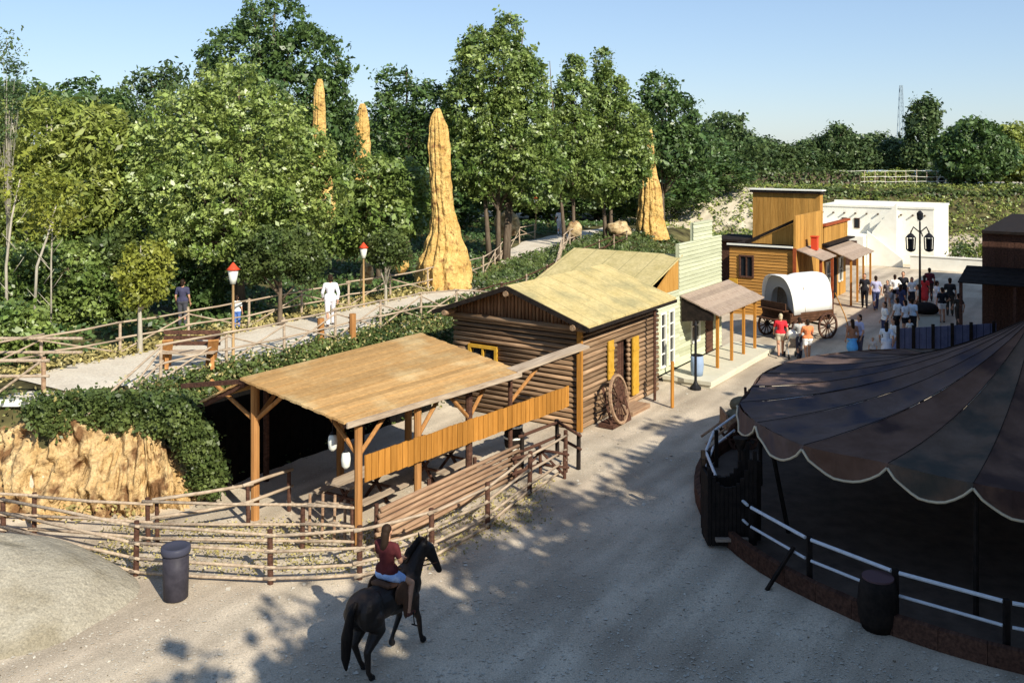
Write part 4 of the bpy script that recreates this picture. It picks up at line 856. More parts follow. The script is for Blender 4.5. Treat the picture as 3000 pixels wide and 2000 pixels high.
hoodoo('rock_pillar', 'tallest ochre rock pillar leaning left, in the middle above the cabin roof', 1310, 41, [(850,1212,1385),(790,1220,1382),(730,1240,1366),(680,1256,1350),(640,1264,1338),(600,1264,1328),(520,1258,1322),(420,1255,1318),(370,1256,1310),(345,1262,1300),(325,1272,1292),(318,1278,1288)], 3)
hoodoo('rock_pillar', 'slender ochre rock pillar showing above the rounded tree', 1058, 46, [(640,1025,1095),(500,1030,1088),(440,1033,1085),(380,1036,1082),(340,1042,1078),(312,1052,1072),(304,1056,1068)], 7)
hoodoo('rock_pillar', 'yellow rock pillar half hidden by the pale plane tree', 935, 40, [(640,905,985),(520,910,972),(420,914,956),(330,916,954),(270,920,950),(240,928,946),(232,932,942)], 12)
hoodoo('rock_cone', 'orange rock cone with thin spire at the right end of the trees', 1905, 61, [(700,1862,1958),(640,1866,1945),(560,1873,1938),(520,1880,1928),(480,1890,1920),(430,1894,1916),(390,1898,1912),(378,1902,1909)], 19)
def boulder(u, v, Y, ru, rv, lab, seed, mname='boulder'):
    from mathutils import noise as NZ
    x, y = at(u, Y); z = zt(v, Y); rx = ru/FPX*Y; rz = rv/FPX*Y; mb = MB(); mb.ball((x,y,z), (rx, rx*.8, rz), 32, 22)
    mb.v = [tuple(Vector((x,y,z)) + (Vector(p)-Vector((x,y,z)))*(1+.45*NZ.noise(Vector(p)*1.3+Vector((seed,0,0)))+.16*NZ.noise(Vector(p)*4+Vector((seed,0,0))))) for p in mb.v]
    o = mb.build('boulder', M[mname], None, smooth=True); tag(o, lab, 'rock'); return o
boulder(1485,655,52,32,40,'upright tan boulder under the poplars left of the white dressed walker',1)
boulder(1682,672,56,22,24,'round tan boulder beside the white dressed walker',2)
boulder(1815,672,58,36,24,'wide flat tan boulder between the poplars and the orange rock cone',3)
boulder(1075,800,38,22,36,'upright brown boulder behind the lamp by the leaning pillar',4,'boulder')
boulder(1175,770,39,22,34,'dark edged boulder at the left foot of the leaning pillar',5,'ochre')
# rocky face of the mound, lower left
def outcrop():
    from mathutils import noise as NZ
    base = [(-15.5,22.2),(-13.5,21.9),(-11.8,21.7),(-10.4,21.7),(-9.2,21.8),(-8.4,22.0),(-7.8,22.35),(-7.4,22.9),(-7.2,23.6)]
    hts = [2.2,2.35,2.3,2.25,2.15,2.0,1.7,1.1,.4]
    mb = MB(); NU, NV = 220, 60; vs = []
    def lerp(arr, f):
        f *= len(arr)-1; i = min(int(f), len(arr)-2); f -= i
        a, b = arr[i], arr[i+1]
        return tuple(p+(q-p)*f for p, q in zip(a, b)) if isinstance(a, tuple) else a+(b-a)*f
    for i in range(NU):
        f = i/(NU-1); x, y = lerp(base, f); h = lerp(hts, f)*(1+.1*math.sin(f*23))
        x2, y2 = lerp(base, min(1, f+.02)); x1, y1 = lerp(base, max(0, f-.02)); d = Vector((x2-x1, y2-y1, 0)).normalized(); nrm = Vector((d.y, -d.x, 0))
        for j in range(NV):
            g_ = j/(NV-1); z = -.1 + (h+.1)*g_; back = 1.1*g_**1.5 + (0.9*max(0, (g_-.85)/.15) if g_ > .85 else 0)
            P = Vector((x, y, z)) - nrm*back
            k = .45*NZ.noise(Vector((f*16, z*1.1, 3))) - .5*abs(NZ.noise(Vector((f*34, z*1.5, 9)))) + .16*NZ.noise(Vector((f*60, z*3, 2))) - .30*max(0, NZ.noise(Vector((f*30+z*.6, z*.5, 5)))-.12) + .10*NZ.noise(Vector((f*90, z*5, 1)))
            P += nrm*k*(1-.3*g_); vs.append(tuple(P))
    mb.add(vs, [(i*NV+j, (i+1)*NV+j, (i+1)*NV+j+1, i*NV+j+1) for i in range(NU-1) for j in range(NV-1)], raw=True)
    t = thing('rock_outcrop', 'craggy ochre rock face below the walkway at the lower left', 'rock face', (-10,22,0)); mb.build('rock', M['cliff'], t, smooth=True)
outcrop()

# ------------------------------------------------------------------ fences
def fence(name, label, pts, h, rails, pr, rr, mp_, mr_, group, zf=ground_z, brace=0, seed=0, over=.12, sink=.15, skip=()):
    rg = random.Random(seed); t = thing(name, label, 'fence', (pts[0][0], pts[0][1], zf(*pts[0])), group)
    for i, (x, y) in enumerate(pts):
        z = zf(x, y); hh = h*rg.uniform(.95,1.08)
        part(t, 'post', M[mp_], lambda mb: mb.tube([(x,y,z-sink),(x+rg.uniform(-.03,.03),y,z+hh)], [pr,pr*.9], 8), st=False)
    for i in range(len(pts)-1):
        if i in skip: continue
        a = Vector((*pts[i], zf(*pts[i]))); b_ = Vector((*pts[i+1], zf(*pts[i+1]))); d = (b_-a).normalized()
        for r_ in rails:
            a2 = a - d*over + Vector((rg.uniform(-.02,.02), -pr*.8, r_*h+rg.uniform(-.04,.04))); b2_ = b_ + d*over + Vector((0, -pr*.8, r_*h+rg.uniform(-.04,.04)))
            m_ = (a2+b2_)/2 + Vector((0,0,rg.uniform(-.03,.02)))
            part(t, 'rail', M[mr_], lambda mb: mb.tube([a2, m_, b2_], [rr, rr*.95, rr*.85], 7), st=False, smooth=True)
        if brace:
            up = (i % 2 == 0) if brace == 1 else True
            a3 = a + Vector((0,-.02,h*(.12 if up else .85))); b3 = b_ + Vector((0,-.02,h*(.85 if up else .12)))
            part(t, 'brace', M[mr_], lambda mb: mb.tube([a3, b3], rr*.8, 6), st=False)
            if brace == 2: part(t, 'brace', M[mr_], lambda mb: mb.tube([a+Vector((0,.03,h*.85)), b_+Vector((0,.03,h*.12))], rr*.8, 6), st=False)
    return t
z0f = lambda x, y: ground_z(x, y)
fence('rail_fence', 'dark four rail log fence nearest the camera, curving round to the log cabin', [(-14.2,21.3),(-10.9,20.5),(-7.46,18.96),(-4.7,18.6),(-3.0,18.8),(-1.64,19.67),(-.54,21.3),(.42,23.3),(1.4,25.0)], 1.02, (.95,.62,.32,.1), .06, .034, 'darkwood', 'paledry', 'log rail fences', seed=2)
fence('rail_fence', 'second log fence just behind the nearest one, in front of the ochre rock', [(-13.6,21.3),(-10.4,20.8),(-7.76,20.4),(-4.46,20.3),(-3.35,20.15)], .98, (.93,.5,.18), .055, .034, 'darkwood', 'paledry', 'log rail fences', seed=3)
fence('rail_fence', 'short log fence running back under the shelter from the second fence', [(-7.6,20.5),(-5.9,21.4),(-5.2,22.3)], .98, (.95,.6), .05, .04, 'darkwood', 'paledry', 'log rail fences', seed=4)
fence('picket_gate', 'small gate of upright stakes at the corner post of the shelter', [(-4.4,20.75),(-4.12,20.7),(-3.85,20.65),(-3.6,20.6),(-3.35,20.5)], .95, (.85,.4), .035, .03, 'slat', 'paledry', None, seed=5)
fence('hitching_rail', 'dark hitching rails in front of the log cabin end wall', [(.25,25.0),(1.25,26.3),(1.75,25.2)], 1.0, (.95,.55), .06, .045, 'black', 'darkwood', 'hitching rails', seed=6)
fence('hitching_rail', 'low broken hitching rail beside the end of the slat wall', [(.1,24.2),(.75,24.9),(1.35,24.5)], .7, (.9,.4), .045, .04, 'darkwood', 'darkwood', 'hitching rails', seed=7, brace=1)
fr = []
s = 13.6
while s < 51: c_, hw = path_c(s); fr.append(W(s, c_-hw+.05)[:2]); s += 2.15
fence('walkway_fence', 'rustic braced fence along the front edge of the walkway', fr, 1.02, (.97,.5), .045, .032, 'paledry', 'paledry', 'walkway fences', brace=2, seed=8)
bk = []; s = 12.2
while s < 52: c_, hw = path_c(s); bk.append(W(s, c_+hw+.05)[:2]); s += 2.4
fence('walkway_fence', 'rustic braced fence along the wooded back edge of the walkway', bk, 1.02, (.97,.5), .045, .03, 'paledry', 'paledry', 'walkway fences', brace=1, seed=9)
fence('bank_fence', 'low rail fence on the slope behind the cream roofed buildings', [W(s_, 21.2+(s_-30)*.18)[:2] for s_ in np.arange(30, 52, 2.6)], .85, (.95,.5), .04, .03, 'paledry', 'darkwood', None, brace=1, seed=10)
fence('field_fence', 'far pale wire and post fence on the berm right of the long hedge', [(x_, 92.2) for x_ in np.arange(31, 44, 1.0)], 1.5, (.97,.6,.3), .05, .025, 'paledry', 'white', None, seed=11)
for (u, v, lab) in ((940,1000,'thick cut off log bollard at the left of the walkway steps'),(1033,985,'thick cut off log bollard at the right of the walkway steps')):
    q = PX(u, v, 2.45); t = thing('bollard', lab, 'bollard', q, 'log bollards')
    part(t, 'post', M['postwood'], lambda mb: mb.tube([(q[0],q[1],q[2]-.4),(q[0],q[1],q[2]+.72)], .11, 10), st=False)
# footbridge
fb = thing('footbridge', 'white edged wooden footbridge at the far left joining the walkway', 'bridge', (-11.2,23,2.3))
part(fb, 'deck', M['path'], lambda mb: [mb.box(x, x+.2, 22.95, 25.3, 2.38, 2.44) for x in np.arange(-17.5, -11.1, .21)], st=False)
part(fb, 'edge_beam', M['white'], lambda mb: mb.box(-17.6,-11.0,22.82,22.94,2.30,2.47), st=False)
part(fb, 'under_beam', M['black'], lambda mb: (mb.box(-17.6,-11.0,22.96,23.15,2.05,2.295), mb.box(-17.6,-11.0,24.9,25.1,2.05,2.295)), st=False)
for x in (-16.2,-13.7,-11.15): part(fb, 'post', M['slat'] if x > -12 else M['paledry'], lambda mb: mb.tube([(x,22.75,2.1),(x,22.75,3.5)], .055, 8), st=False)
for z in (3.42, 3.05): part(fb, 'rail', M['paledry'], lambda mb: mb.tube([(-17.6,22.72,z),(-11.0,22.72,z)], .04, 7), st=False)
for z in (3.42, 3.05): part(fb, 'rail', M['paledry'], lambda mb: mb.tube([(-17.6,25.35,z),(-11.4,25.35,z)], .04, 7), st=False)
for x in (-12.5,-14.5,-16.5): part(fb, 'brace', M['paledry'], lambda mb: mb.tube([(x,22.7,2.45),(x+1.3,22.7,3.4)], .03, 6), st=False)
part(fb, 'leg', M['paledry'], lambda mb: (mb.tube([(-12.6,23.0,0.2),(-12.9,23.0,2.1)], .07, 7)), st=False)
# bench on the walkway
qx, qy, qz = PX(555, 1078, 2.45)
bn = thing('bench', 'orange brown plank bench with slanted ends on the walkway', 'bench', (qx,qy,2.47))
for d_ in (-.62, .62):
    part(bn, 'side', M['postwood'], lambda mb: (mb.beam((qx+d_-.12,qy+.25,2.47),(qx+d_+.1,qy-.2,3.25),.28,.06), mb.beam((qx+d_+.1,qy-.3,2.47),(qx+d_,qy+.05,2.95),.1,.06)), st=False)
part(bn, 'seat', M['paledry'], lambda mb: [mb.box(qx-.75,qx+.75,qy-.3+.14*k,qy-.19+.14*k,2.90,2.94) for k in range(3)], st=False)
part(bn, 'backrest', M['darkwood'], lambda mb: [mb.box(qx-.78,qx+.78,qy+.2,qy+.24,3.03+.15*k,3.14+.15*k) for k in range(3)], st=False)
# litter bin
bx_, by_, _ = PX(515, 1752)
bi = thing('litter_bin', 'dark blue cylindrical litter bin on the dirt before the fence', 'bin', (bx_,by_,0))
part(bi, 'body', M['binmat'], lambda mb: mb.lathe((bx_,by_,0), [(.19,0),(.225,.03),(.235,.45),(.24,.86)], 24), st=False, smooth=True)
part(bi, 'rim', mat('bin rim', (0.05,0.052,0.075), rough=.45), lambda mb: mb.lathe((bx_,by_,.86), [(.262,0),(.272,.03),(.272,.12),(.24,.14),(.2,.12)], 24), st=False, smooth=True)
# barrel hoops stack by the slat wall end
q = PX(1505, 1325)
hb = thing('barrel', 'dark barrel with white hoops behind the end of the slat wall', 'barrel', q)
part(hb, 'body', M['black'], lambda mb: mb.lathe(q, [(.2,0),(.26,.25),(.27,.45),(.25,.7),(.2,.85)], 16), st=False, smooth=True)
for z, r_ in ((.12,.245),(.42,.285),(.72,.26)): part(hb, 'hoop', M['white'], lambda mb: mb.lathe((q[0],q[1],z), [(r_,0),(r_,.05)], 16), st=False)

# ------------------------------------------------------------------ covered wagon
wx, wy, _ = PX(2335, 985)
wg = thing('covered_wagon', 'covered wagon with white canvas hood and wooden wheels', 'wagon', (wx,wy,0))
AX = Vector((.871,.491,0)); SX = Vector((.491,-.871,0)); O = Vector((wx,wy,0))
def wl(a, b_, z): p_ = O + AX*a + SX*b_; return (p_.x, p_.y, z)
def hood(mb, inset=0.0, x0=-1.15, x1=1.25):
    n = 16; xs_ = np.linspace(x0, x1, 12); vs = []
    for i, a in enumerate(xs_):
        f = i/11; sag = -.10*math.exp(-((f-.33)/.10)**2); flare = .10*math.exp(-(f/.12)**2) ; rz = 1.34+sag+flare*.3-inset; ry = .90+flare*.6-inset+sag*.4
        lean = -.22*(f < .05)
        for k in range(n+1):
            ang = math.pi*k/n; vs.append(wl(a+lean*math.sin(ang), math.copysign(abs(math.cos(ang))**.62, math.cos(ang))*ry, 1.18+(inset*0)+max(0,math.sin(ang))**.75*(rz+.30)))
    m = n+1; mb.add(vs, [(i*m+k, (i+1)*m+k, (i+1)*m+k+1, i*m+k+1) for i in range(11) for k in range(n)], raw=True)
o = part(wg, 'canvas_hood', M['canvas'], hood, st=False, smooth=True)
sm = o.modifiers.new('cloth', 'SOLIDIFY'); sm.thickness = .03
def cloth_end(mb, a, r):
    n = 16; outer = [wl(a, math.copysign(abs(math.cos(math.pi*k/n))**.62, math.cos(math.pi*k/n))*.88, 1.2+math.sin(math.pi*k/n)**.75*1.60) for k in range(n+1)]
    inner = [wl(a+.02, math.cos(math.pi*k/n)*.5, 1.55+math.sin(math.pi*k/n)**.8*.75) for k in range(n+1)]
    mb.add(outer+inner, [(k, k+1, n+2+k, n+1+k) for k in range(n)], raw=True)
part(wg, 'front_curtain', M['shadecanvas'], lambda mb: cloth_end(mb, -1.1, 0), st=False)
part(wg, 'rear_curtain', M['shadecanvas'], lambda mb: cloth_end(mb, 1.2, 0), st=False)
part(wg, 'inner_lining', M['paledry'], lambda mb: mb.add([wl(-.4,-.9,1.2),wl(-.4,.9,1.2),wl(-.4,.8,2.3),wl(-.4,0,2.7),wl(-.4,-.8,2.3)], [(0,1,2,3,4)], raw=True), st=False)
def bed(mb):
    for (a0,b0_,a1,b1_,z0,z1) in ((-1.25,-.8,1.3,.8,.78,.86),):
        pts = [wl(a0,b0_,z0),wl(a1,b0_,z0),wl(a1,b1_,z0),wl(a0,b1_,z0)]; pt2 = [wl(a0,b0_,z1),wl(a1,b0_,z1),wl(a1,b1_,z1),wl(a0,b1_,z1)]; mb.hexa(pts, pt2)
    for sgn in (-1, 1):
        for k in range(3): mb.beam(wl(-1.25,sgn*(.82+.03*k),.93+.13*k), wl(1.3,sgn*(.82+.03*k),.93+.13*k), .04, .12)
    for a in (-1.25, 1.3):
        for k in range(3): mb.beam(wl(a,-.84,.93+.13*k), wl(a,.84,.93+.13*k), .04, .12)
part(wg, 'bed', M['leather'], bed, st=False)
part(wg, 'driver_bench', M['leather'], lambda mb: (mb.beam(wl(-1.45,-.75,1.35), wl(-1.45,.75,1.35), .35, .05), mb.beam(wl(-1.45,-.75,1.5), wl(-1.45,.75,1.5), .04, .35), mb.beam(wl(-1.6,-.7,.95), wl(-1.6,.7,.95), .5, .05)), st=False)
for a, r_ in ((-.85,.50),(.85,.56)):
    part(wg, 'axle', M['iron'], lambda mb: mb.tube([wl(a,-1.0,r_), wl(a,1.0,r_)], .05, 8), st=False)
    for sgn in (-1,1): wheel_part(wg, 'wheel', wl(a,sgn*1.0,r_), r_, SX, M['darkwood'])
part(wg, 'rope', M['boardwood'], lambda mb: mb.tube([wl(1.75,.6,1.9), wl(2.15,.8,.9), wl(2.4,.9,.05)], .025, 6), st=False)

# ------------------------------------------------------------------ tent over the riding ring
TC = Vector((12.1,22.1,0)); NP = 26; RE = 6.35; ZE = 2.50; PA = 360/26; A0 = 191.0
te = thing('ring_tent', 'large conical tent of plum, rust and grey panels with scalloped cream edged valance', 'tent', tuple(TC))
def tz(r): 
    f = r/RE; return ZE + 0.0*f + (4.6-ZE)*((1-f)**2.2*.75 + (1-f)*.25)
mbs = MB(); NR = 14
def pol(r, a, z):
    g_ = math.degrees(a) % 360; w_ = 1+.085*sstep((g_-160)/25)*(1-sstep((g_-203)/17)) if z > 1.2 else 1; w_ = 1+(w_-1)*min(1, r/5.0)**2
    return (TC.x+r*w_*math.cos(a), TC.y+r*w_*math.sin(a), z)
cols = [0,1,2,1]
for pnl in range(NP):
    a0 = math.radians(A0+PA*pnl); a1 = a0+math.radians(PA)
    mbs.mi = [0,1,2,1][pnl % 4] if pnl < 20 else 0
    nn = 6; vs = []
    for i in range(NR+1):
        r = .25+(RE-.25)*i/NR
        for k in range(nn+1):
            a = a0+(a1-a0)*k/nn; sag = math.sin(math.pi*k/nn)*.10*math.sin(math.pi*min(1, i/NR*.9)); rip = .012*math.sin(k*3.1+i*.4+pnl)
            vs.append(pol(r*(1-.012*math.sin(math.pi*k/nn)), a, tz(r)-sag+rip))
    mbs.add(vs, [(i*(nn+1)+k, i*(nn+1)+k+1, (i+1)*(nn+1)+k+1, (i+1)*(nn+1)+k)[::-1] for i in range(NR) for k in range(nn)], raw=True)
cn = mbs.build('canopy', [M['tentA'], M['tentB'], M['tentC']], te, smooth=True)
for pnl in range(NP):
    part(te, 'seam', M['black'], lambda mb: mb.tube([pol(.25+(RE-.25)*i/10, math.radians(A0+PA*pnl), tz(.25+(RE-.25)*i/10)+.012) for i in range(11)], .007, 5), st=False)
mv = MB(); ropes = MB()
for pnl in range(NP):
    a0 = math.radians(A0+PA*pnl); a1 = a0+math.radians(PA); mv.mi = [0,1,2,1][pnl % 4] if pnl < 20 else 0; nn = 10; vs = []; low = []
    for k in range(nn+1):
        f = k/nn; a = a0+(a1-a0)*f; dr = .08+.42*math.sin(math.pi*f)**.8; rr_ = RE+.03+.02*math.sin(k*2.0)
        vs.append(pol(RE, a, ZE)); vs.append(pol(rr_, a, ZE-dr)); low.append(pol(rr_+.01, a, ZE-dr))
    mv.add(vs, [(2*k, 2*k+1, 2*k+3, 2*k+2) for k in range(nn)], raw=True); ropes.tube(low, .026, 6)
mv.build('valance', [M['tentA'], M['tentB'], M['tentC']], te)
ropes.build('rope_trim', M['rope'], te, smooth=True)
part(te, 'centre_pole', M['darkwood'], lambda mb: mb.tube([tuple(TC),(TC.x,TC.y,4.8)], .07, 10), st=False)
for k in range(0, NP, 3): part(te, 'side_pole', M['black'], lambda mb: mb.tube([pol(RE-.2, math.radians(A0+PA*k), 0), pol(RE-.2, math.radians(A0+PA*k), ZE-.02)], .05, 7), st=False)
# ring floor, kerb and white rails
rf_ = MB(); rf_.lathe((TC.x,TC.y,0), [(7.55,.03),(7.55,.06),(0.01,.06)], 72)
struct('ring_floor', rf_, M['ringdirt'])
rk = thing('ring_fence', 'round riding ring fence with white top rails and dark posts', 'fence', (TC.x,TC.y,0))
RR = 7.4
def ringpt(k, r, z): return pol(r, math.radians(A0+PA*k), z)
kb = MB()
for k in range(64):
    a0 = 2*math.pi*k/64; a1 = 2*math.pi*(k+1)/64-.0012
    kb.hexa([pol(7.62,a0,.0),pol(7.62,a1,.0),pol(7.75,a1,.0),pol(7.75,a0,.0)],[pol(7.62,a0,.36),pol(7.62,a1,.36),pol(7.75,a1,.36),pol(7.75,a0,.36)])
kb.build('kick_board', M['darkwood'], rk)
for k in range(NP):
    part(rk, 'post', M['black'], lambda mb: mb.beam(ringpt(k+.4,RR,0), ringpt(k+.4,RR,1.02), .09, .09), st=False)
    a_1, a_2 = k+.4+.05, k+1.4-.03
    part(rk, 'rail', M['railwhite'], lambda mb: mb.tube([ringpt(a_1,RR+.06,1.0), ringpt(a_2,RR+.06,1.0)], .034, 7), st=False)
    part(rk, 'rail', M['railwhite'], lambda mb: mb.tube([ringpt(a_1,RR+.06,.6), ringpt(a_2,RR+.06,.6)], .028, 7), st=False)
for k in (1.2, 5.2): part(rk, 'prop', M['black'], lambda mb: mb.beam(ringpt(k,RR+.05,.7), ringpt(k,RR+.75,0), .06, .06), st=False)
# booth by the ring entrance
g0x, g0y = 4.15, 20.25
gt = thing('entrance_booth', 'dark wooden ring entrance booth with a U shaped dip between its horns', 'booth', (g0x,g0y,0))
def booth(mb):
    n = 12
    for i in range(n):
        f0, f1 = i/n, (i+1)/n - .01; x0 = g0x+.0+1.05*f0; x1 = g0x+1.05*f1; c_ = abs((f0+f1)/2-.42)/.42; top = 1.28+.5*min(1.2, c_)**2.4
        mb.box(x0, x1, g0y, g0y+.06, .05, top); mb.box(x0, x1, g0y+.62, g0y+.68, .05, top)
    mb.box(g0x, g0x+.05, g0y+.07, g0y+.61, .05, 1.5); mb.box(g0x+1.0, g0x+1.05, g0y+.07, g0y+.61, .05, 1.5)
part(gt, 'panel', M['black'], booth, st=False)
part(gt, 'step', M['porchroof'], lambda mb: mb.box(g0x+.15, g0x+.85, g0y-.12, g0y-.01, .18, .24), st=False)
for x, y, h in ((g0x+.12,g0y+1.1,1.72),(g0x+.88,g0y+.8,1.95),(g0x+1.15,g0y+.3,1.75)): part(gt, 'post', M['black'], lambda mb: mb.beam((x,y,0),(x,y,h),.09,.09), st=False)
part(gt, 'flared_cap', M['black'], lambda mb: mb.lathe((g0x+.88,g0y+.8,1.8), [(.06,0),(.09,.12),(.17,.3)], 10), st=False)
bq = PX(2572, 1838)
br = thing('barrel', 'dark barrel with dull pink lid standing outside the ring fence', 'barrel', bq)
part(br, 'body', M['black'], lambda mb: mb.lathe(bq, [(.27,0),(.33,.2),(.35,.42),(.33,.68),(.28,.88)], 20), st=False, smooth=True)
part(br, 'lid', mat('dull pink lid', (0.12,0.07,0.075), rough=.7), lambda mb: mb.lathe((bq[0],bq[1],.88), [(.27,0),(.27,.03)], 20), st=False)
# loaded cart behind the tent
cx_, cy_ = 6.55, 27.2
ct = thing('loaded_cart', 'small two wheeled cart piled with olive sacks beyond the tent edge', 'cart', (cx_,cy_,0))
part(ct, 'bed', M['slat'], lambda mb: (mb.box(cx_-.5,cx_+.6,cy_-.4,cy_+.4,.55,.65), mb.box(cx_-.55,cx_-.5,cy_-.42,cy_+.42,.55,1.0), mb.box(cx_-.5,cx_+.6,cy_-.44,cy_-.4,.55,.9)), st=False)
mo = mat('olive sacking', (0.13,0.11,0.07), c2=(0.22,0.18,0.11), noise=6, bump=.5)
for dx, dy, dz in ((-.2,-.1,.85),(.25,0,.88),(0,.1,1.15),(.3,-.1,1.15)): part(ct, 'sack', mo, lambda mb: mb.ball((cx_+dx,cy_+dy,dz), (.34,.3,.22)), st=False, smooth=True)
for q_ in (-1,1): wheel_part(ct, 'wheel', (cx_-.1,cy_+q_*.52,.42), .42, (0,1,0), M['darkwood'])
for dx, h in ((.05,1.75),(.35,1.6),(.62,1.45)): part(ct, 'stake', M['darkwood'], lambda mb: mb.tube([(cx_+dx,cy_-.38,.6),(cx_+dx-.05,cy_-.36,h)], .04, 6), st=False)
for q_ in (-1,1): part(ct, 'shaft', M['slat'], lambda mb: mb.tube([(cx_-.5,cy_+q_*.3,.6),(cx_-1.1,cy_+q_*.35,.15)], .035, 6), st=False)
# parked cars on the far road
def car(x, y, z, col, lab):
    t = thing('parked_car', lab, 'car', (x,y,z), 'cars parked on the far road')
    m = mat('car paint', col, rough=.3, spec=.5)
    def body(mb):
        pr_ = [(-2.0,.35),(-2.05,.7),(-1.3,.85),(-.8,1.3),(.7,1.35),(1.2,.9),(2.0,.8),(2.05,.35)]
        vs = [(x+a,y-.75,z+h) for a, h in pr_]+[(x+a,y+.75,z+h) for a, h in pr_]; n = len(pr_)
        mb.add(vs, [tuple(range(n)), tuple(reversed(range(n,2*n)))]+[(k,n+k,n+(k+1)%n,(k+1)%n) for k in range(n)], raw=True)
    part(t, 'body', m, body, st=False)
    part(t, 'side_window', M['glass'], lambda mb: mb.hexa([(x-1.0,y-.77,z+.88),(x+1.0,y-.77,z+.88),(x+1.0,y-.755,z+.88),(x-1.0,y-.755,z+.88)],[(x-.7,y-.77,z+1.24),(x+.65,y-.77,z+1.24),(x+.65,y-.755,z+1.24),(x-.7,y-.755,z+1.24)]), st=False)
    for dx in (-1.25,1.25): part(t, 'wheel', M['iron'], lambda mb: mb.lathe((x+dx,y-.78,z+.32), [(.32,0),(.32,.2)], 14, axis=(0,1,0)), st=False)
car(42.5,98,4.75,(.75,.75,.72),'white parked car on the far road nearest the round dark tree'); car(47.3,98.5,4.75,(.7,.72,.74),'second pale parked car on the far road, right of the bare trunk')
car(37.6,98.2,4.75,(.4,.5,.6),'blue grey parked car on the far road behind the wire fence')
ms_ = thing('lattice_mast', 'thin lattice mast on the horizon left of the lone poplar', 'mast', (at(2640,240)[0],240,4))
def mast(mb):
    x, y = at(2640,240); H = zt(250,240)
    for dx, dy in ((-1,-1),(1,-1),(1,1),(-1,1)): mb.beam((x+dx*1.1,y+dy*1.1,0),(x+dx*.25,y+dy*.25,H),.16,.16)
    k = 0
    for i in range(12):
        z0_, z1_ = H*i/12, H*(i+1)/12; w0 = 1.1-.85*i/12; w1 = 1.1-.85*(i+1)/12; mb.beam((x-w0,y-w0,z0_),(x+w1,y-w1,z1_),.1,.1); mb.beam((x+w0,y-w0,z0_),(x-w1,y-w1,z1_),.1,.1)
part(ms_, 'frame', M['steel'], mast, st=False)

# ------------------------------------------------------------------ unseen halls added right of the camera to shade the street
th = thing('shade_hall', 'tall unseen timber hall added right of the view to shade the street', 'building', W(12,-9))
part(th, 'walls', M['darkwood'], lambda mb: ([mb.box(s_, s_+.29, -9+.006*(i%2), -8.8, 0, 14) for i, s_ in enumerate(np.arange(0, 25, .3))], mb.box(0,25.2,-16,-9,0,13.8)))
part(th, 'roof', M['black'], lambda mb: mb.hexa([(-.5,-16.5,14),(25.7,-16.5,14),(25.7,-8.5,14),(-.5,-8.5,14)],[(0,-12.6,15.5),(25.2,-12.6,15.5),(25.2,-12.4,15.5),(0,-12.4,15.5)]))
tb_ = thing('shade_annex', 'unseen two storey timber block added before the dark store to shade the far street', 'building', W(38,2))
part(tb_, 'walls', M['darkwood'], lambda mb: ([mb.box(s_, s_+.29, 2+.006*(i%2), 2.1, 0, 7) for i, s_ in enumerate(np.arange(33.5, 44, .3))], mb.box(33.5,44,-6,1.99,0,6.8)))
part(tb_, 'roof', M['black'], lambda mb: mb.box(33.2,44.3,-6.2,2.3,7,7.15))

# heap of sand at the lower left
mbh = MB(); n_ = 48
for i in range(15):
    r_ = 2.75*i/14
    for k in range(n_):
        a = 2*math.pi*k/n_; rr2 = r_*(1+.05*math.sin(a*3+1)+.03*math.sin(a*7)); mbh.v.append((-10.2+rr2*math.cos(a)*1.08, 17.75+rr2*math.sin(a)*.95, 1.15*max(0, 1-(r_/2.75)**1.8)+.05*math.sin(a*5+r_*3)*math.sin(r_*2.2) - (.06 if i == 14 else 0)))
mbh.f = [(i*n_+k, i*n_+(k+1)%n_, (i+1)*n_+(k+1)%n_, (i+1)*n_+k)[::-1] for i in range(14) for k in range(n_)]; mbh.m = [0]*len(mbh.f)
hp = mbh.build('sand_heap', M['sand'], None, smooth=True); tag(hp, 'smooth pale sand heap at the lower left before the log fence', 'sand heap')
# ------------------------------------------------------------------ figures: one continuous skin each
def cap(mb, a, ra, b_, rb, n=12):
    a = Vector(a); b_ = Vector(b_); d = (b_-a); L_ = d.length
    if L_ < 1e-5: mb.ball(tuple(a), ra); return
    mb.tube([a, b_], [ra, rb], n); mb.ball(tuple(a), ra, n, 8); mb.ball(tuple(b_), rb, n, 8)
def melt(parts, voxel, smooth=3, name='body'):
    mb = MB()
    for p_ in parts:
        if len(p_) == 4: cap(mb, *p_)
        else: mb.ball(*p_)
    me = bpy.data.meshes.new('tmp'); me.from_pydata(mb.v, [], mb.f); me.update()
    bm = bmesh.new(); bm.from_mesh(me); bmesh.ops.recalc_face_normals(bm, faces=bm.faces); bm.to_mesh(me); bm.free()
    o = bpy.data.objects.new('tmp', me); COL.objects.link(o)
    m1 = o.modifiers.new('r', 'REMESH'); m1.mode = 'VOXEL'; m1.voxel_size = voxel; m1.use_smooth_shade = True
    m2 = o.modifiers.new('s', 'SMOOTH'); m2.factor = .5; m2.iterations = smooth
    dg = bpy.context.evaluated_depsgraph_get(); out = bpy.data.meshes.new_from_object(o.evaluated_get(dg)); out.name = name
    bpy.data.objects.remove(o); return out
def mesh_obj(name, me, m, parent, label=None):
    me.materials.clear(); me.materials.append(m); o = bpy.data.objects.new(name, me); COL.objects.link(o); o.parent = parent
    if label: o['label'] = label
    return o
POSES = {}
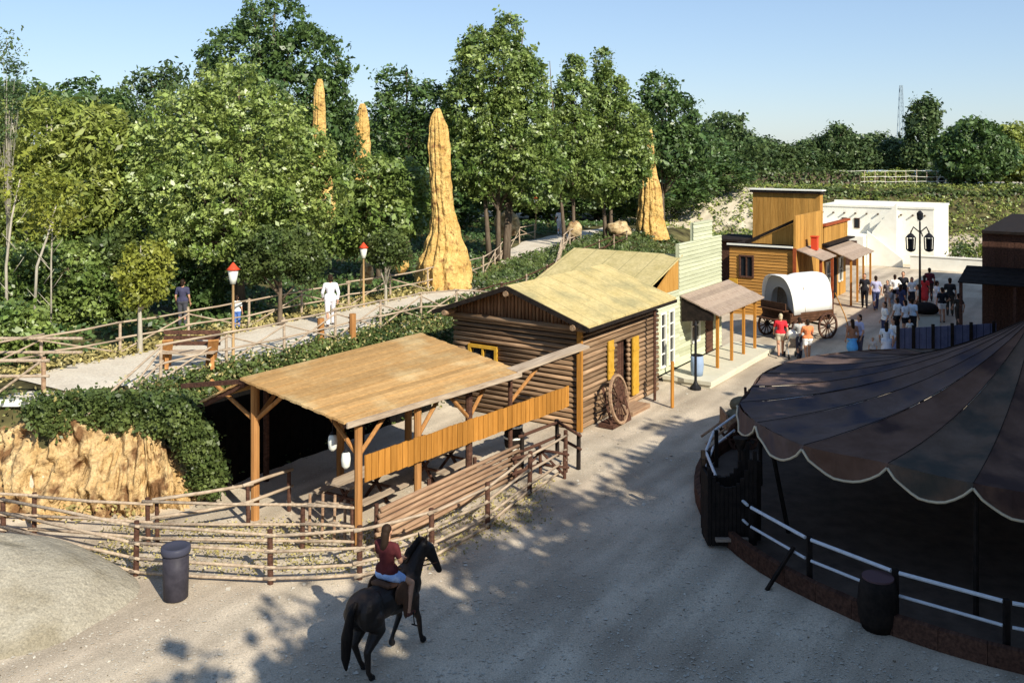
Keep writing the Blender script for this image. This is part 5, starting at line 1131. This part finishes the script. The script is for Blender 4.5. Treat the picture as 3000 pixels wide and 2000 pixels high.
def joints(kind):
    J = dict(hip=[(.095,0,.93),(-.095,0,.93)], knee=[(.10,.02,.50),(-.10,.02,.50)], ank=[(.10,-.02,.09),(-.10,-.02,.09)],
             sh=[(.185,0,1.42),(-.185,0,1.42)], el=[(.25,-.03,1.13),(-.25,-.03,1.13)], wr=[(.25,.08,.90),(-.25,.08,.90)], lean=0.0)
    if kind == 'walk': J.update(knee=[(.10,.18,.52),(-.10,-.02,.50)], ank=[(.10,.24,.10),(-.10,-.28,.14)], el=[(.26,-.12,1.15),(-.26,.08,1.15)], wr=[(.24,-.08,.92),(-.24,.26,.96)])
    if kind == 'push': J.update(el=[(.24,.12,1.14),(-.24,.12,1.14)], wr=[(.2,.36,1.05),(-.2,.36,1.05)], knee=[(.10,.12,.51),(-.10,-.03,.50)], ank=[(.10,.12,.09),(-.10,-.2,.11)])
    if kind == 'akimbo': J.update(el=[(.36,-.08,1.16),(-.27,-.02,1.14)], wr=[(.17,.06,1.0),(-.24,.1,.92)])
    if kind == 'embrace': J.update(el=[(.30,.12,1.2),(-.27,.0,1.13)], wr=[(.42,.22,1.22),(-.25,.1,.9)])
    if kind == 'ride': J.update(hip=[(.12,0,.93),(-.12,0,.93)], knee=[(.30,.30,.72),(-.30,.30,.72)], ank=[(.34,.16,.30),(-.34,.16,.30)], el=[(.23,.07,1.16),(-.23,.07,1.16)], wr=[(.10,.32,1.10),(-.12,.30,1.10)])
    return J
def hand(parts, w, d, s=1.0, side=1, grip=False):
    w = Vector(w); d = Vector(d).normalized(); x = d.cross(Vector((0,1,0)) if abs(d.y) < .8 else Vector((0,0,1))).normalized(); n = x.cross(d)
    pc = w + d*.05; parts.append((tuple(w), .024, tuple(w+d*.075), .034))
    for i, (o_, l) in enumerate(((-.027,.062),(-.009,.075),(.009,.070),(.027,.055))):
        a = w + d*.085 + x*o_; b_ = a + d*l*.55 + n*(-.012 if not grip else -.03); c_ = b_ + (d*.3 - n*.95).normalized()*l*.45 if grip else b_ + (d*.9-n*.35).normalized()*l*.45
        parts.append((tuple(a), .0095, tuple(b_), .009)); parts.append((tuple(b_), .009, tuple(c_), .008))
    a = w + d*.03 + x*(-.03*side); parts.append((tuple(a), .012, tuple(a + (d*.7 - x*.7*side - n*.2).normalized()*.05), .010))
def person_meshes(kind, dress, vox=0.016):
    key = (kind, dress)
    if key in POSES: return POSES[key]
    J = joints(kind); B = []
    B += [((.09,0,.96),.115,(-.09,0,.96),.115), ((0,0,.98),.125,(0,.0,1.14),.112), ((0,0,1.14),.112,(0,.0,1.33),.135), ((.08,.0,1.36),.105,(-.08,.0,1.36),.105), ((.15,0,1.42),.062,(-.15,0,1.42),.062), ((0,0,1.42),.058,(0,.015,1.56),.052)]
    B += [((0,.015,1.66),(.078,.094,.108)), ((0,.055,1.60),(.052,.055,.055)), ((0,.108,1.645),(.013,.02,.02)), ((.08,.01,1.645),(.014,.022,.03)), ((-.08,.01,1.645),(.014,.022,.03)), ((0,.098,1.598),(.024,.012,.009))]
    for i in (0,1):
        h, k, a = J['hip'][i], J['knee'][i], J['ank'][i]; B += [(h,.095,k,.058),(k,.058,((k[0]+a[0])/2,(k[1]+a[1])/2-.015,(k[2]+a[2])/2+.05),.057),(((k[0]+a[0])/2,(k[1]+a[1])/2-.015,(k[2]+a[2])/2+.05),.057,a,.036)]
        B += [((a[0],a[1]-.03,a[2]-.045),.034,(a[0]+(.02 if a[0] > 0 else -.02),a[1]+.13,a[2]-.06),.028)]
        s_, e, w_ = J['sh'][i], J['el'][i], J['wr'][i]; B += [(s_,.052,e,.040),(e,.040,w_,.026)]
        hand(B, w_, Vector(w_)-Vector(e), side=1 if i else -1, grip=(kind in ('ride','push')))
    R = {'body': melt(B, vox, 2)}
    T = [((.09,0,1.0),.13,(-.09,0,1.0),.13), ((0,0,1.0),.14,(0,0,1.14),.128), ((0,0,1.14),.128,(0,0,1.33),.15), ((.08,0,1.36),.118,(-.08,0,1.36),.118), ((.15,0,1.42),.075,(-.15,0,1.42),.075)]
    for i in (0,1):
        s_, e = Vector(J['sh'][i]), Vector(J['el'][i]); T.append((tuple(s_), .066, tuple(s_.lerp(e, .6 if dress != 'long' else 1)), .058))
        if dress == 'long': T.append((tuple(e), .055, tuple(e.lerp(Vector(J['wr'][i]), .9)), .042))
    R['shirt'] = melt(T, .018, 2)
    P_ = [((.09,0,.95),.13,(-.09,0,.95),.13), ((0,0,.95),.132,(0,0,1.02),.132)]
    if dress == 'skirt': P_ += [((0,0,.98),.14,(0,.01,.58),.24)]
    else:
        for i in (0,1):
            h, k, a = map(Vector, (J['hip'][i], J['knee'][i], J['ank'][i])); P_.append((tuple(h), .112, tuple(h.lerp(k, .45 if dress in ('shorts',) else 1)), .09 if dress == 'shorts' else .075))
            if dress != 'shorts': P_.append((tuple(k), .075, tuple(k.lerp(a, .93)), .062))
    R['lower'] = melt(P_, .018, 2)
    R['hair'] = melt([((0,-.012,1.685),(.088,.098,.098)), ((0,-.045,1.60),(.075,.06,.09))] + ([((0,-.055,1.62),.075,(0,-.075,1.40),.07)] if dress == 'skirt' or kind == 'ride' else []), .015, 2)
    A_ = []
    for i in (0,1):
        a = J['ank'][i]; A_.append(((a[0],a[1]-.03,a[2]-.045),.040,(a[0]+(.02 if a[0] > 0 else -.02),a[1]+.13,a[2]-.06),.034))
    R['shoes'] = melt(A_, .014, 1)
    POSES[key] = R; return R
CM = {}
def cloth(c):
    if c not in CM: CM[c] = mat('cloth %d' % len(CM), c, c2=tuple(min(1,x*1.25) for x in c), noise=14, rough=.9)
    return CM[c]
def person(u, v, lab, face=0, kind='stand', dress='trousers', top=(.6,.6,.6), low=(.1,.1,.15), hair='hairdark', h=1.75, z=0.0, group=None, loc=None):
    p_ = loc or PX(u, v, z); zz = p_[2] if loc else (ground_z(p_[0], p_[1]) if z else 0.0)
    t = thing('person', lab, 'person', (p_[0], p_[1], zz+.01), group); R = person_meshes(kind, dress)
    if u > 2500 and not loc: face += (0, 35, -60, 150, 185, 95, -20)[zlib.crc32(lab.encode()) % 7]
    t.rotation_euler.z = math.radians(face); t.scale = (h/1.77,)*3
    mesh_obj('body', R['body'].copy(), M['skin'], t)
    mesh_obj('shirt', R['shirt'].copy(), cloth(top), t)
    mesh_obj('skirt' if dress == 'skirt' else ('shorts' if dress == 'shorts' else 'trousers'), R['lower'].copy(), cloth(low), t)
    mesh_obj('hair', R['hair'].copy(), M[hair], t)
    mesh_obj('shoes', R['shoes'].copy(), cloth((.06,.05,.05)), t)
    return t
import zlib
W_, BK, NV = (.72,.72,.70), (.02,.02,.025), (.04,.05,.11)
person(2287,1046,'person in a red shirt and pale shorts walking away left of the pushchair',-10,'walk','shorts',(.55,.03,.04),(.45,.4,.3),'hairfair',1.75)
person(2366,1060,'person in an orange top and white shorts walking right of the pushchair',0,'push','shorts',(.62,.20,.08),(.75,.74,.72),'hairdark',1.68)
person(2342,1050,'person in a black and white top pushing the pushchair by the wagon',0,'push','trousers',(.35,.35,.33),(.05,.05,.07),'hairdark',1.65)
q = PX(2325,1052)
pc = thing('pushchair', 'pale pushchair pushed along beside the covered wagon', 'pushchair', q)
part(pc, 'seat', M['paledry'], lambda mb: (mb.beam((q[0]-.2,q[1]+.3,.45),(q[0]+.2,q[1]+.3,.45),.45,.05), mb.beam((q[0]-.2,q[1]+.1,.7),(q[0]+.2,q[1]+.1,.7),.05,.5)), st=False)
part(pc, 'hood', M['white'], lambda mb: mb.ball((q[0],q[1]+.2,.95), (.24,.22,.2)), st=False, smooth=True)
part(pc, 'frame', M['steel'], lambda mb: [(mb.tube([(q[0]+d_,q[1]-.2,1.0),(q[0]+d_,q[1]+.5,.12)], .015, 6), mb.tube([(q[0]+d_,q[1]-.1,.12),(q[0]+d_,q[1]+.3,.6)], .015, 6)) for d_ in (-.2,.2)], st=False)
for d_ in (-.22,.22):
    for e_ in (-.1,.5): part(pc, 'wheel', M['iron'], lambda mb: mb.lathe((q[0]+d_-.015,q[1]+e_,.11), [(.11,0),(.11,.03)], 12, axis=(1,0,0)), st=False)
person(2497,1058,'person with long dark hair and bright blue skirt in the near couple',5,'stand','skirt',(.30,.15,.09),(.12,.40,.75),'hairdark',1.66)
person(2518,1054,'person in a pale lilac shirt with an arm around the blue skirt',8,'embrace','trousers',(.42,.44,.62),(.08,.07,.09),'hairdark',1.80)
person(2557,1066,'small child in shorts standing right of the near couple',-5,'stand','shorts',(.45,.42,.4),(.10,.08,.07),'hairfair',1.05)
person(2597,1070,'person in a pale blue top and dark skirt beside the blue board fence',-20,'walk','skirt',(.55,.62,.72),(.62,.64,.70),'hairdark',1.68)
person(2618,1062,'person in white with rolled trousers touching the blue board fence',0,'stand','trousers',W_,(.30,.35,.55),'hairdark',1.75)
person(2533,902,'person in dark clothes with hat like hair, leftmost of the far crowd',0,'stand','long' if False else 'trousers',BK,BK,'hairdark',1.8)
person(2566,910,'person in lilac shirt and navy trousers, second from left of the far crowd',10,'walk','trousers',(.34,.34,.48),NV,'hairdark',1.8)
person(2600,905,'person crouched low looking, dark top and pale shorts in the far crowd',40,'stand','shorts',(.1,.09,.1),(.4,.38,.36),'hairdark',1.5)
person(2622,900,'person in a white shirt and dark shorts in the middle of the far crowd',0,'akimbo','shorts',W_,BK,'hairdark',1.72)
person(2646,898,'tall person in black facing away in the far crowd',0,'stand','trousers',BK,BK,'hairdark',1.85)
person(2672,905,'person in white top and black skirt left of the street lamp pole',0,'stand','skirt',W_,BK,'hairdark',1.66)
person(2708,900,'person in a bright red dress right of the street lamp pole',0,'stand','skirt',(.65,.05,.05),(.65,.05,.05),'hairdark',1.68)
person(2723,882,'person in a dark maroon shirt behind the red dress',0,'stand','trousers',(.10,.02,.03),(.05,.03,.03),'hairdark',1.82)
person(2745,925,'person in a pale blue shirt near the snack counter',-30,'akimbo','trousers',(.55,.63,.70),(.5,.55,.6),'hairdark',1.75)
person(2783,925,'tall person in dark clothes at the right end of the crowd',0,'stand','trousers',(.03,.03,.03),(.05,.045,.035),'hairdark',1.9)
person(2808,960,'dark dressed person bending by the dark store porch',30,'walk','trousers',(.06,.05,.04),(.06,.05,.04),'hairdark',1.6)
person(2592,1000,'person in a white top and navy trousers at the front left of the standing group',0,'stand','trousers',W_,NV,'hairdark',1.72)
person(2628,985,'person in white top and black trousers at the front centre of the standing group',0,'akimbo','trousers',W_,BK,'hairdark',1.72)
person(2652,990,'person in a white sleeveless top and black shorts right of the group centre',0,'stand','shorts',(.7,.72,.75),BK,'hairdark',1.68)
person(2674,985,'person in pale blue top and dark trousers against the lamp pole',0,'stand','trousers',(.5,.6,.7),BK,'hairdark',1.7)
person(2690,935,'person in a cream top and brown trousers just left of the snack counter',60,'stand','trousers',(.6,.55,.45),(.12,.08,.05),'hairdark',1.7)
person(2610,945,'person in a grey shirt and pale trousers between the two rows of the crowd',-40,'walk','trousers',(.25,.26,.28),(.45,.42,.36),'hairfair',1.74)
person(2640,930,'person in a dark blue dress in the thick of the crowd',120,'stand','skirt',NV,NV,'hairdark',1.64)
person(2760,945,'person in white shorts and black top right of the snack counter',-90,'akimbo','shorts',BK,W_,'hairdark',1.7)
person(2665,1010,'small child in a pale dress by the blue board fence',30,'stand','skirt',(.6,.6,.58),(.6,.6,.58),'hairdark',1.1)
person(968,958,'person all in white walking along the upper walkway',15,'walk','long',(.72,.70,.74),(.72,.70,.74),'hairdark',1.75,z=2.45)
person(694,966,'child in white and blue behind the near red capped lamp',0,'stand','trousers',(.6,.62,.6),(.08,.16,.42),'hairdark',1.15,z=2.45)
person(535,960,'person in dark clothes in the shade behind the bench',0,'stand','trousers',(.05,.05,.09),(.06,.06,.07),'hairdark',1.6,z=2.45)
person(1640,690,'person in white walking far off under the poplars',0,'walk','trousers',(.7,.7,.72),(.5,.5,.55),'hairdark',1.75,z=2.8)

# ------------------------------------------------------------------ horse
hx, hy = -2.02, 15.95; HS = .93
hr = thing('horse', 'black horse seen from behind, ridden away across the street', 'horse', (hx,hy,0)); hr.rotation_euler.z = math.radians(-29); hr.scale = (HS*1.12,HS,HS)
H_ = [((0,-.72,1.20),(.27,.33,.30)), ((.12,-.78,1.14),(.17,.28,.30)), ((-.12,-.78,1.14),(.17,.28,.30)), ((0,-.35,1.13),(.29,.5,.29)), ((0,.1,1.08),(.30,.5,.33)), ((0,.45,1.13),(.25,.34,.34)), ((0,.38,1.36),(.12,.3,.16)),
      ((0,.50,1.22),.23,(.04,.68,1.50),.17), ((.04,.68,1.50),.17,(.12,.80,1.74),.12),
      ((.12,.80,1.74),.11,(.19,.87,1.66),.12), ((.19,.87,1.66),.12,(.27,.96,1.42),.075), ((.27,.96,1.42),.075,(.31,1.0,1.28),.062), ((.31,1.0,1.28),.062,(.32,1.02,1.24),.055),
      ((.06,.80,1.83),.035,(.03,.81,1.96),.010), ((.19,.78,1.83),.035,(.22,.78,1.96),.010)]
def leg(pts): return [(pts[i][0], pts[i][1], pts[i+1][0], pts[i+1][1]) for i in range(len(pts)-1)]
# hind right (bearing), hind left (pushed back), fore right (forward), fore left
H_ += leg([((.15,-.76,1.05),.20),((.16,-.62,.82),.13),((.16,-.92,.55),.062),((.15,-.88,.18),.042),((.15,-.82,.09),.046)])
H_ += leg([((-.15,-.80,1.05),.20),((-.16,-.62,.80),.13),((-.16,-.82,.54),.060),((-.16,-.66,.18),.042),((-.16,-.60,.09),.046)])
H_ += leg([((.15,.42,.95),.13),((.16,.50,.66),.072),((.17,.60,.48),.052),((.18,.64,.18),.036),((.18,.68,.09),.044)])
H_ += leg([((-.14,.40,.95),.13),((-.15,.44,.68),.070),((-.15,.50,.50),.052),((-.15,.30,.24),.036),((-.15,.24,.13),.042)])
mesh_obj('body', melt(H_, .016, 4), M['horse'], hr)
hf = []
for (x, y, z) in ((.15,-.82,.0),(-.16,-.60,0),(.18,.68,0),(-.15,.22,.05)): hf.append(((x,y+.02,z+.07),.050,(x,y+.04,z+.045),.060))
mesh_obj('hooves', melt(hf, .012, 1), M['iron'], hr)
mesh_obj('tail', melt([((0,-1.02,1.36),.045,(-.01,-1.13,1.22),.065),((-.01,-1.13,1.22),.065,(-.04,-1.19,.85),.095),((-.04,-1.19,.85),.095,(-.07,-1.18,.5),.075),((-.07,-1.18,.5),.075,(-.09,-1.14,.28),.025)], .014, 2), M['horsehair'], hr)
mesh_obj('mane', melt([((-.02,.42,1.48),.05,(0,.58,1.66),.06),((0,.58,1.66),.06,(.10,.72,1.87),.05),((-.10,.5,1.42),.04,(-.08,.68,1.64),.05),((.12,.78,1.87),.035,(.20,.93,1.70),.03)], .014, 2), M['horsehair'], hr)
sdl = mesh_obj('saddle', melt([((0,-.30,1.41),(.20,.07,.075)),((0,-.12,1.38),(.23,.26,.055)),((0,.12,1.44),(.13,.07,.07)),((.27,-.1,1.25),(.035,.2,.2)),((-.27,-.1,1.25),(.035,.2,.2)),((.30,.0,1.0),(.02,.1,.25)),((-.30,.0,1.0),(.02,.1,.25))], .014, 2), M['leather'], hr)
mesh_obj('stirrup', melt([((.37,.10,.86),.012,(.38,.12,.64),.012),((.33,.12,.62),.014,(.43,.12,.62),.014)], .01, 1), M['iron'], hr)
br_ = MB()
br_.tube([(.19,.96,1.46),(.10,.75,1.42),(.02,.45,1.42),(.0,.22,1.50)], .011, 6); br_.tube([(.35,.94,1.42),(.24,.75,1.42),(.08,.45,1.42),(.02,.22,1.50)], .011, 6)
ob = br_.build('reins', M['leather'], None); ob.parent = hr
# rider
rt = thing('person', 'person with dark hair, maroon top and light blue shorts riding the black horse', 'person', (0,0,0))
rt.rotation_euler.z = math.radians(-29)
R = person_meshes('ride', 'shorts', .010)
cz = math.cos(math.radians(-29)); sz = math.sin(math.radians(-29)); ly = -.12*HS
rt.location = (hx - sz*ly, hy + cz*ly, 1.42*HS - .84*.97 + .02); rt.scale = (.97,)*3
mesh_obj('body', R['body'], M['skin'], rt); mesh_obj('shirt', R['shirt'], cloth((.085,.02,.022)), rt); mesh_obj('shorts', R['lower'], cloth((.32,.45,.72)), rt)
mesh_obj('hair', R['hair'], M['hairdark'], rt); mesh_obj('shoes', R['shoes'], cloth((.10,.04,.03)), rt)

# ------------------------------------------------------------------ tall trees right of the view that dapple the foreground
for i, (x, y, h, w_) in enumerate(SHADE):
    tree('tall_tree', '%s tall shade tree from the near end of the row right of the view' % ORD[i], 'tree', (x,y,0), [(0,0,h*.72,w_,w_,h*.24),(w_*.4,0,h*.55,w_*.7,w_*.7,h*.16),(-w_*.35,w_*.3,h*.6,w_*.7,w_*.7,h*.15)], .24, int(150*w_), 12, 'f_mid', 4, .3, 500+i, group='trees right of the view', limbs=8, spread=3.0)
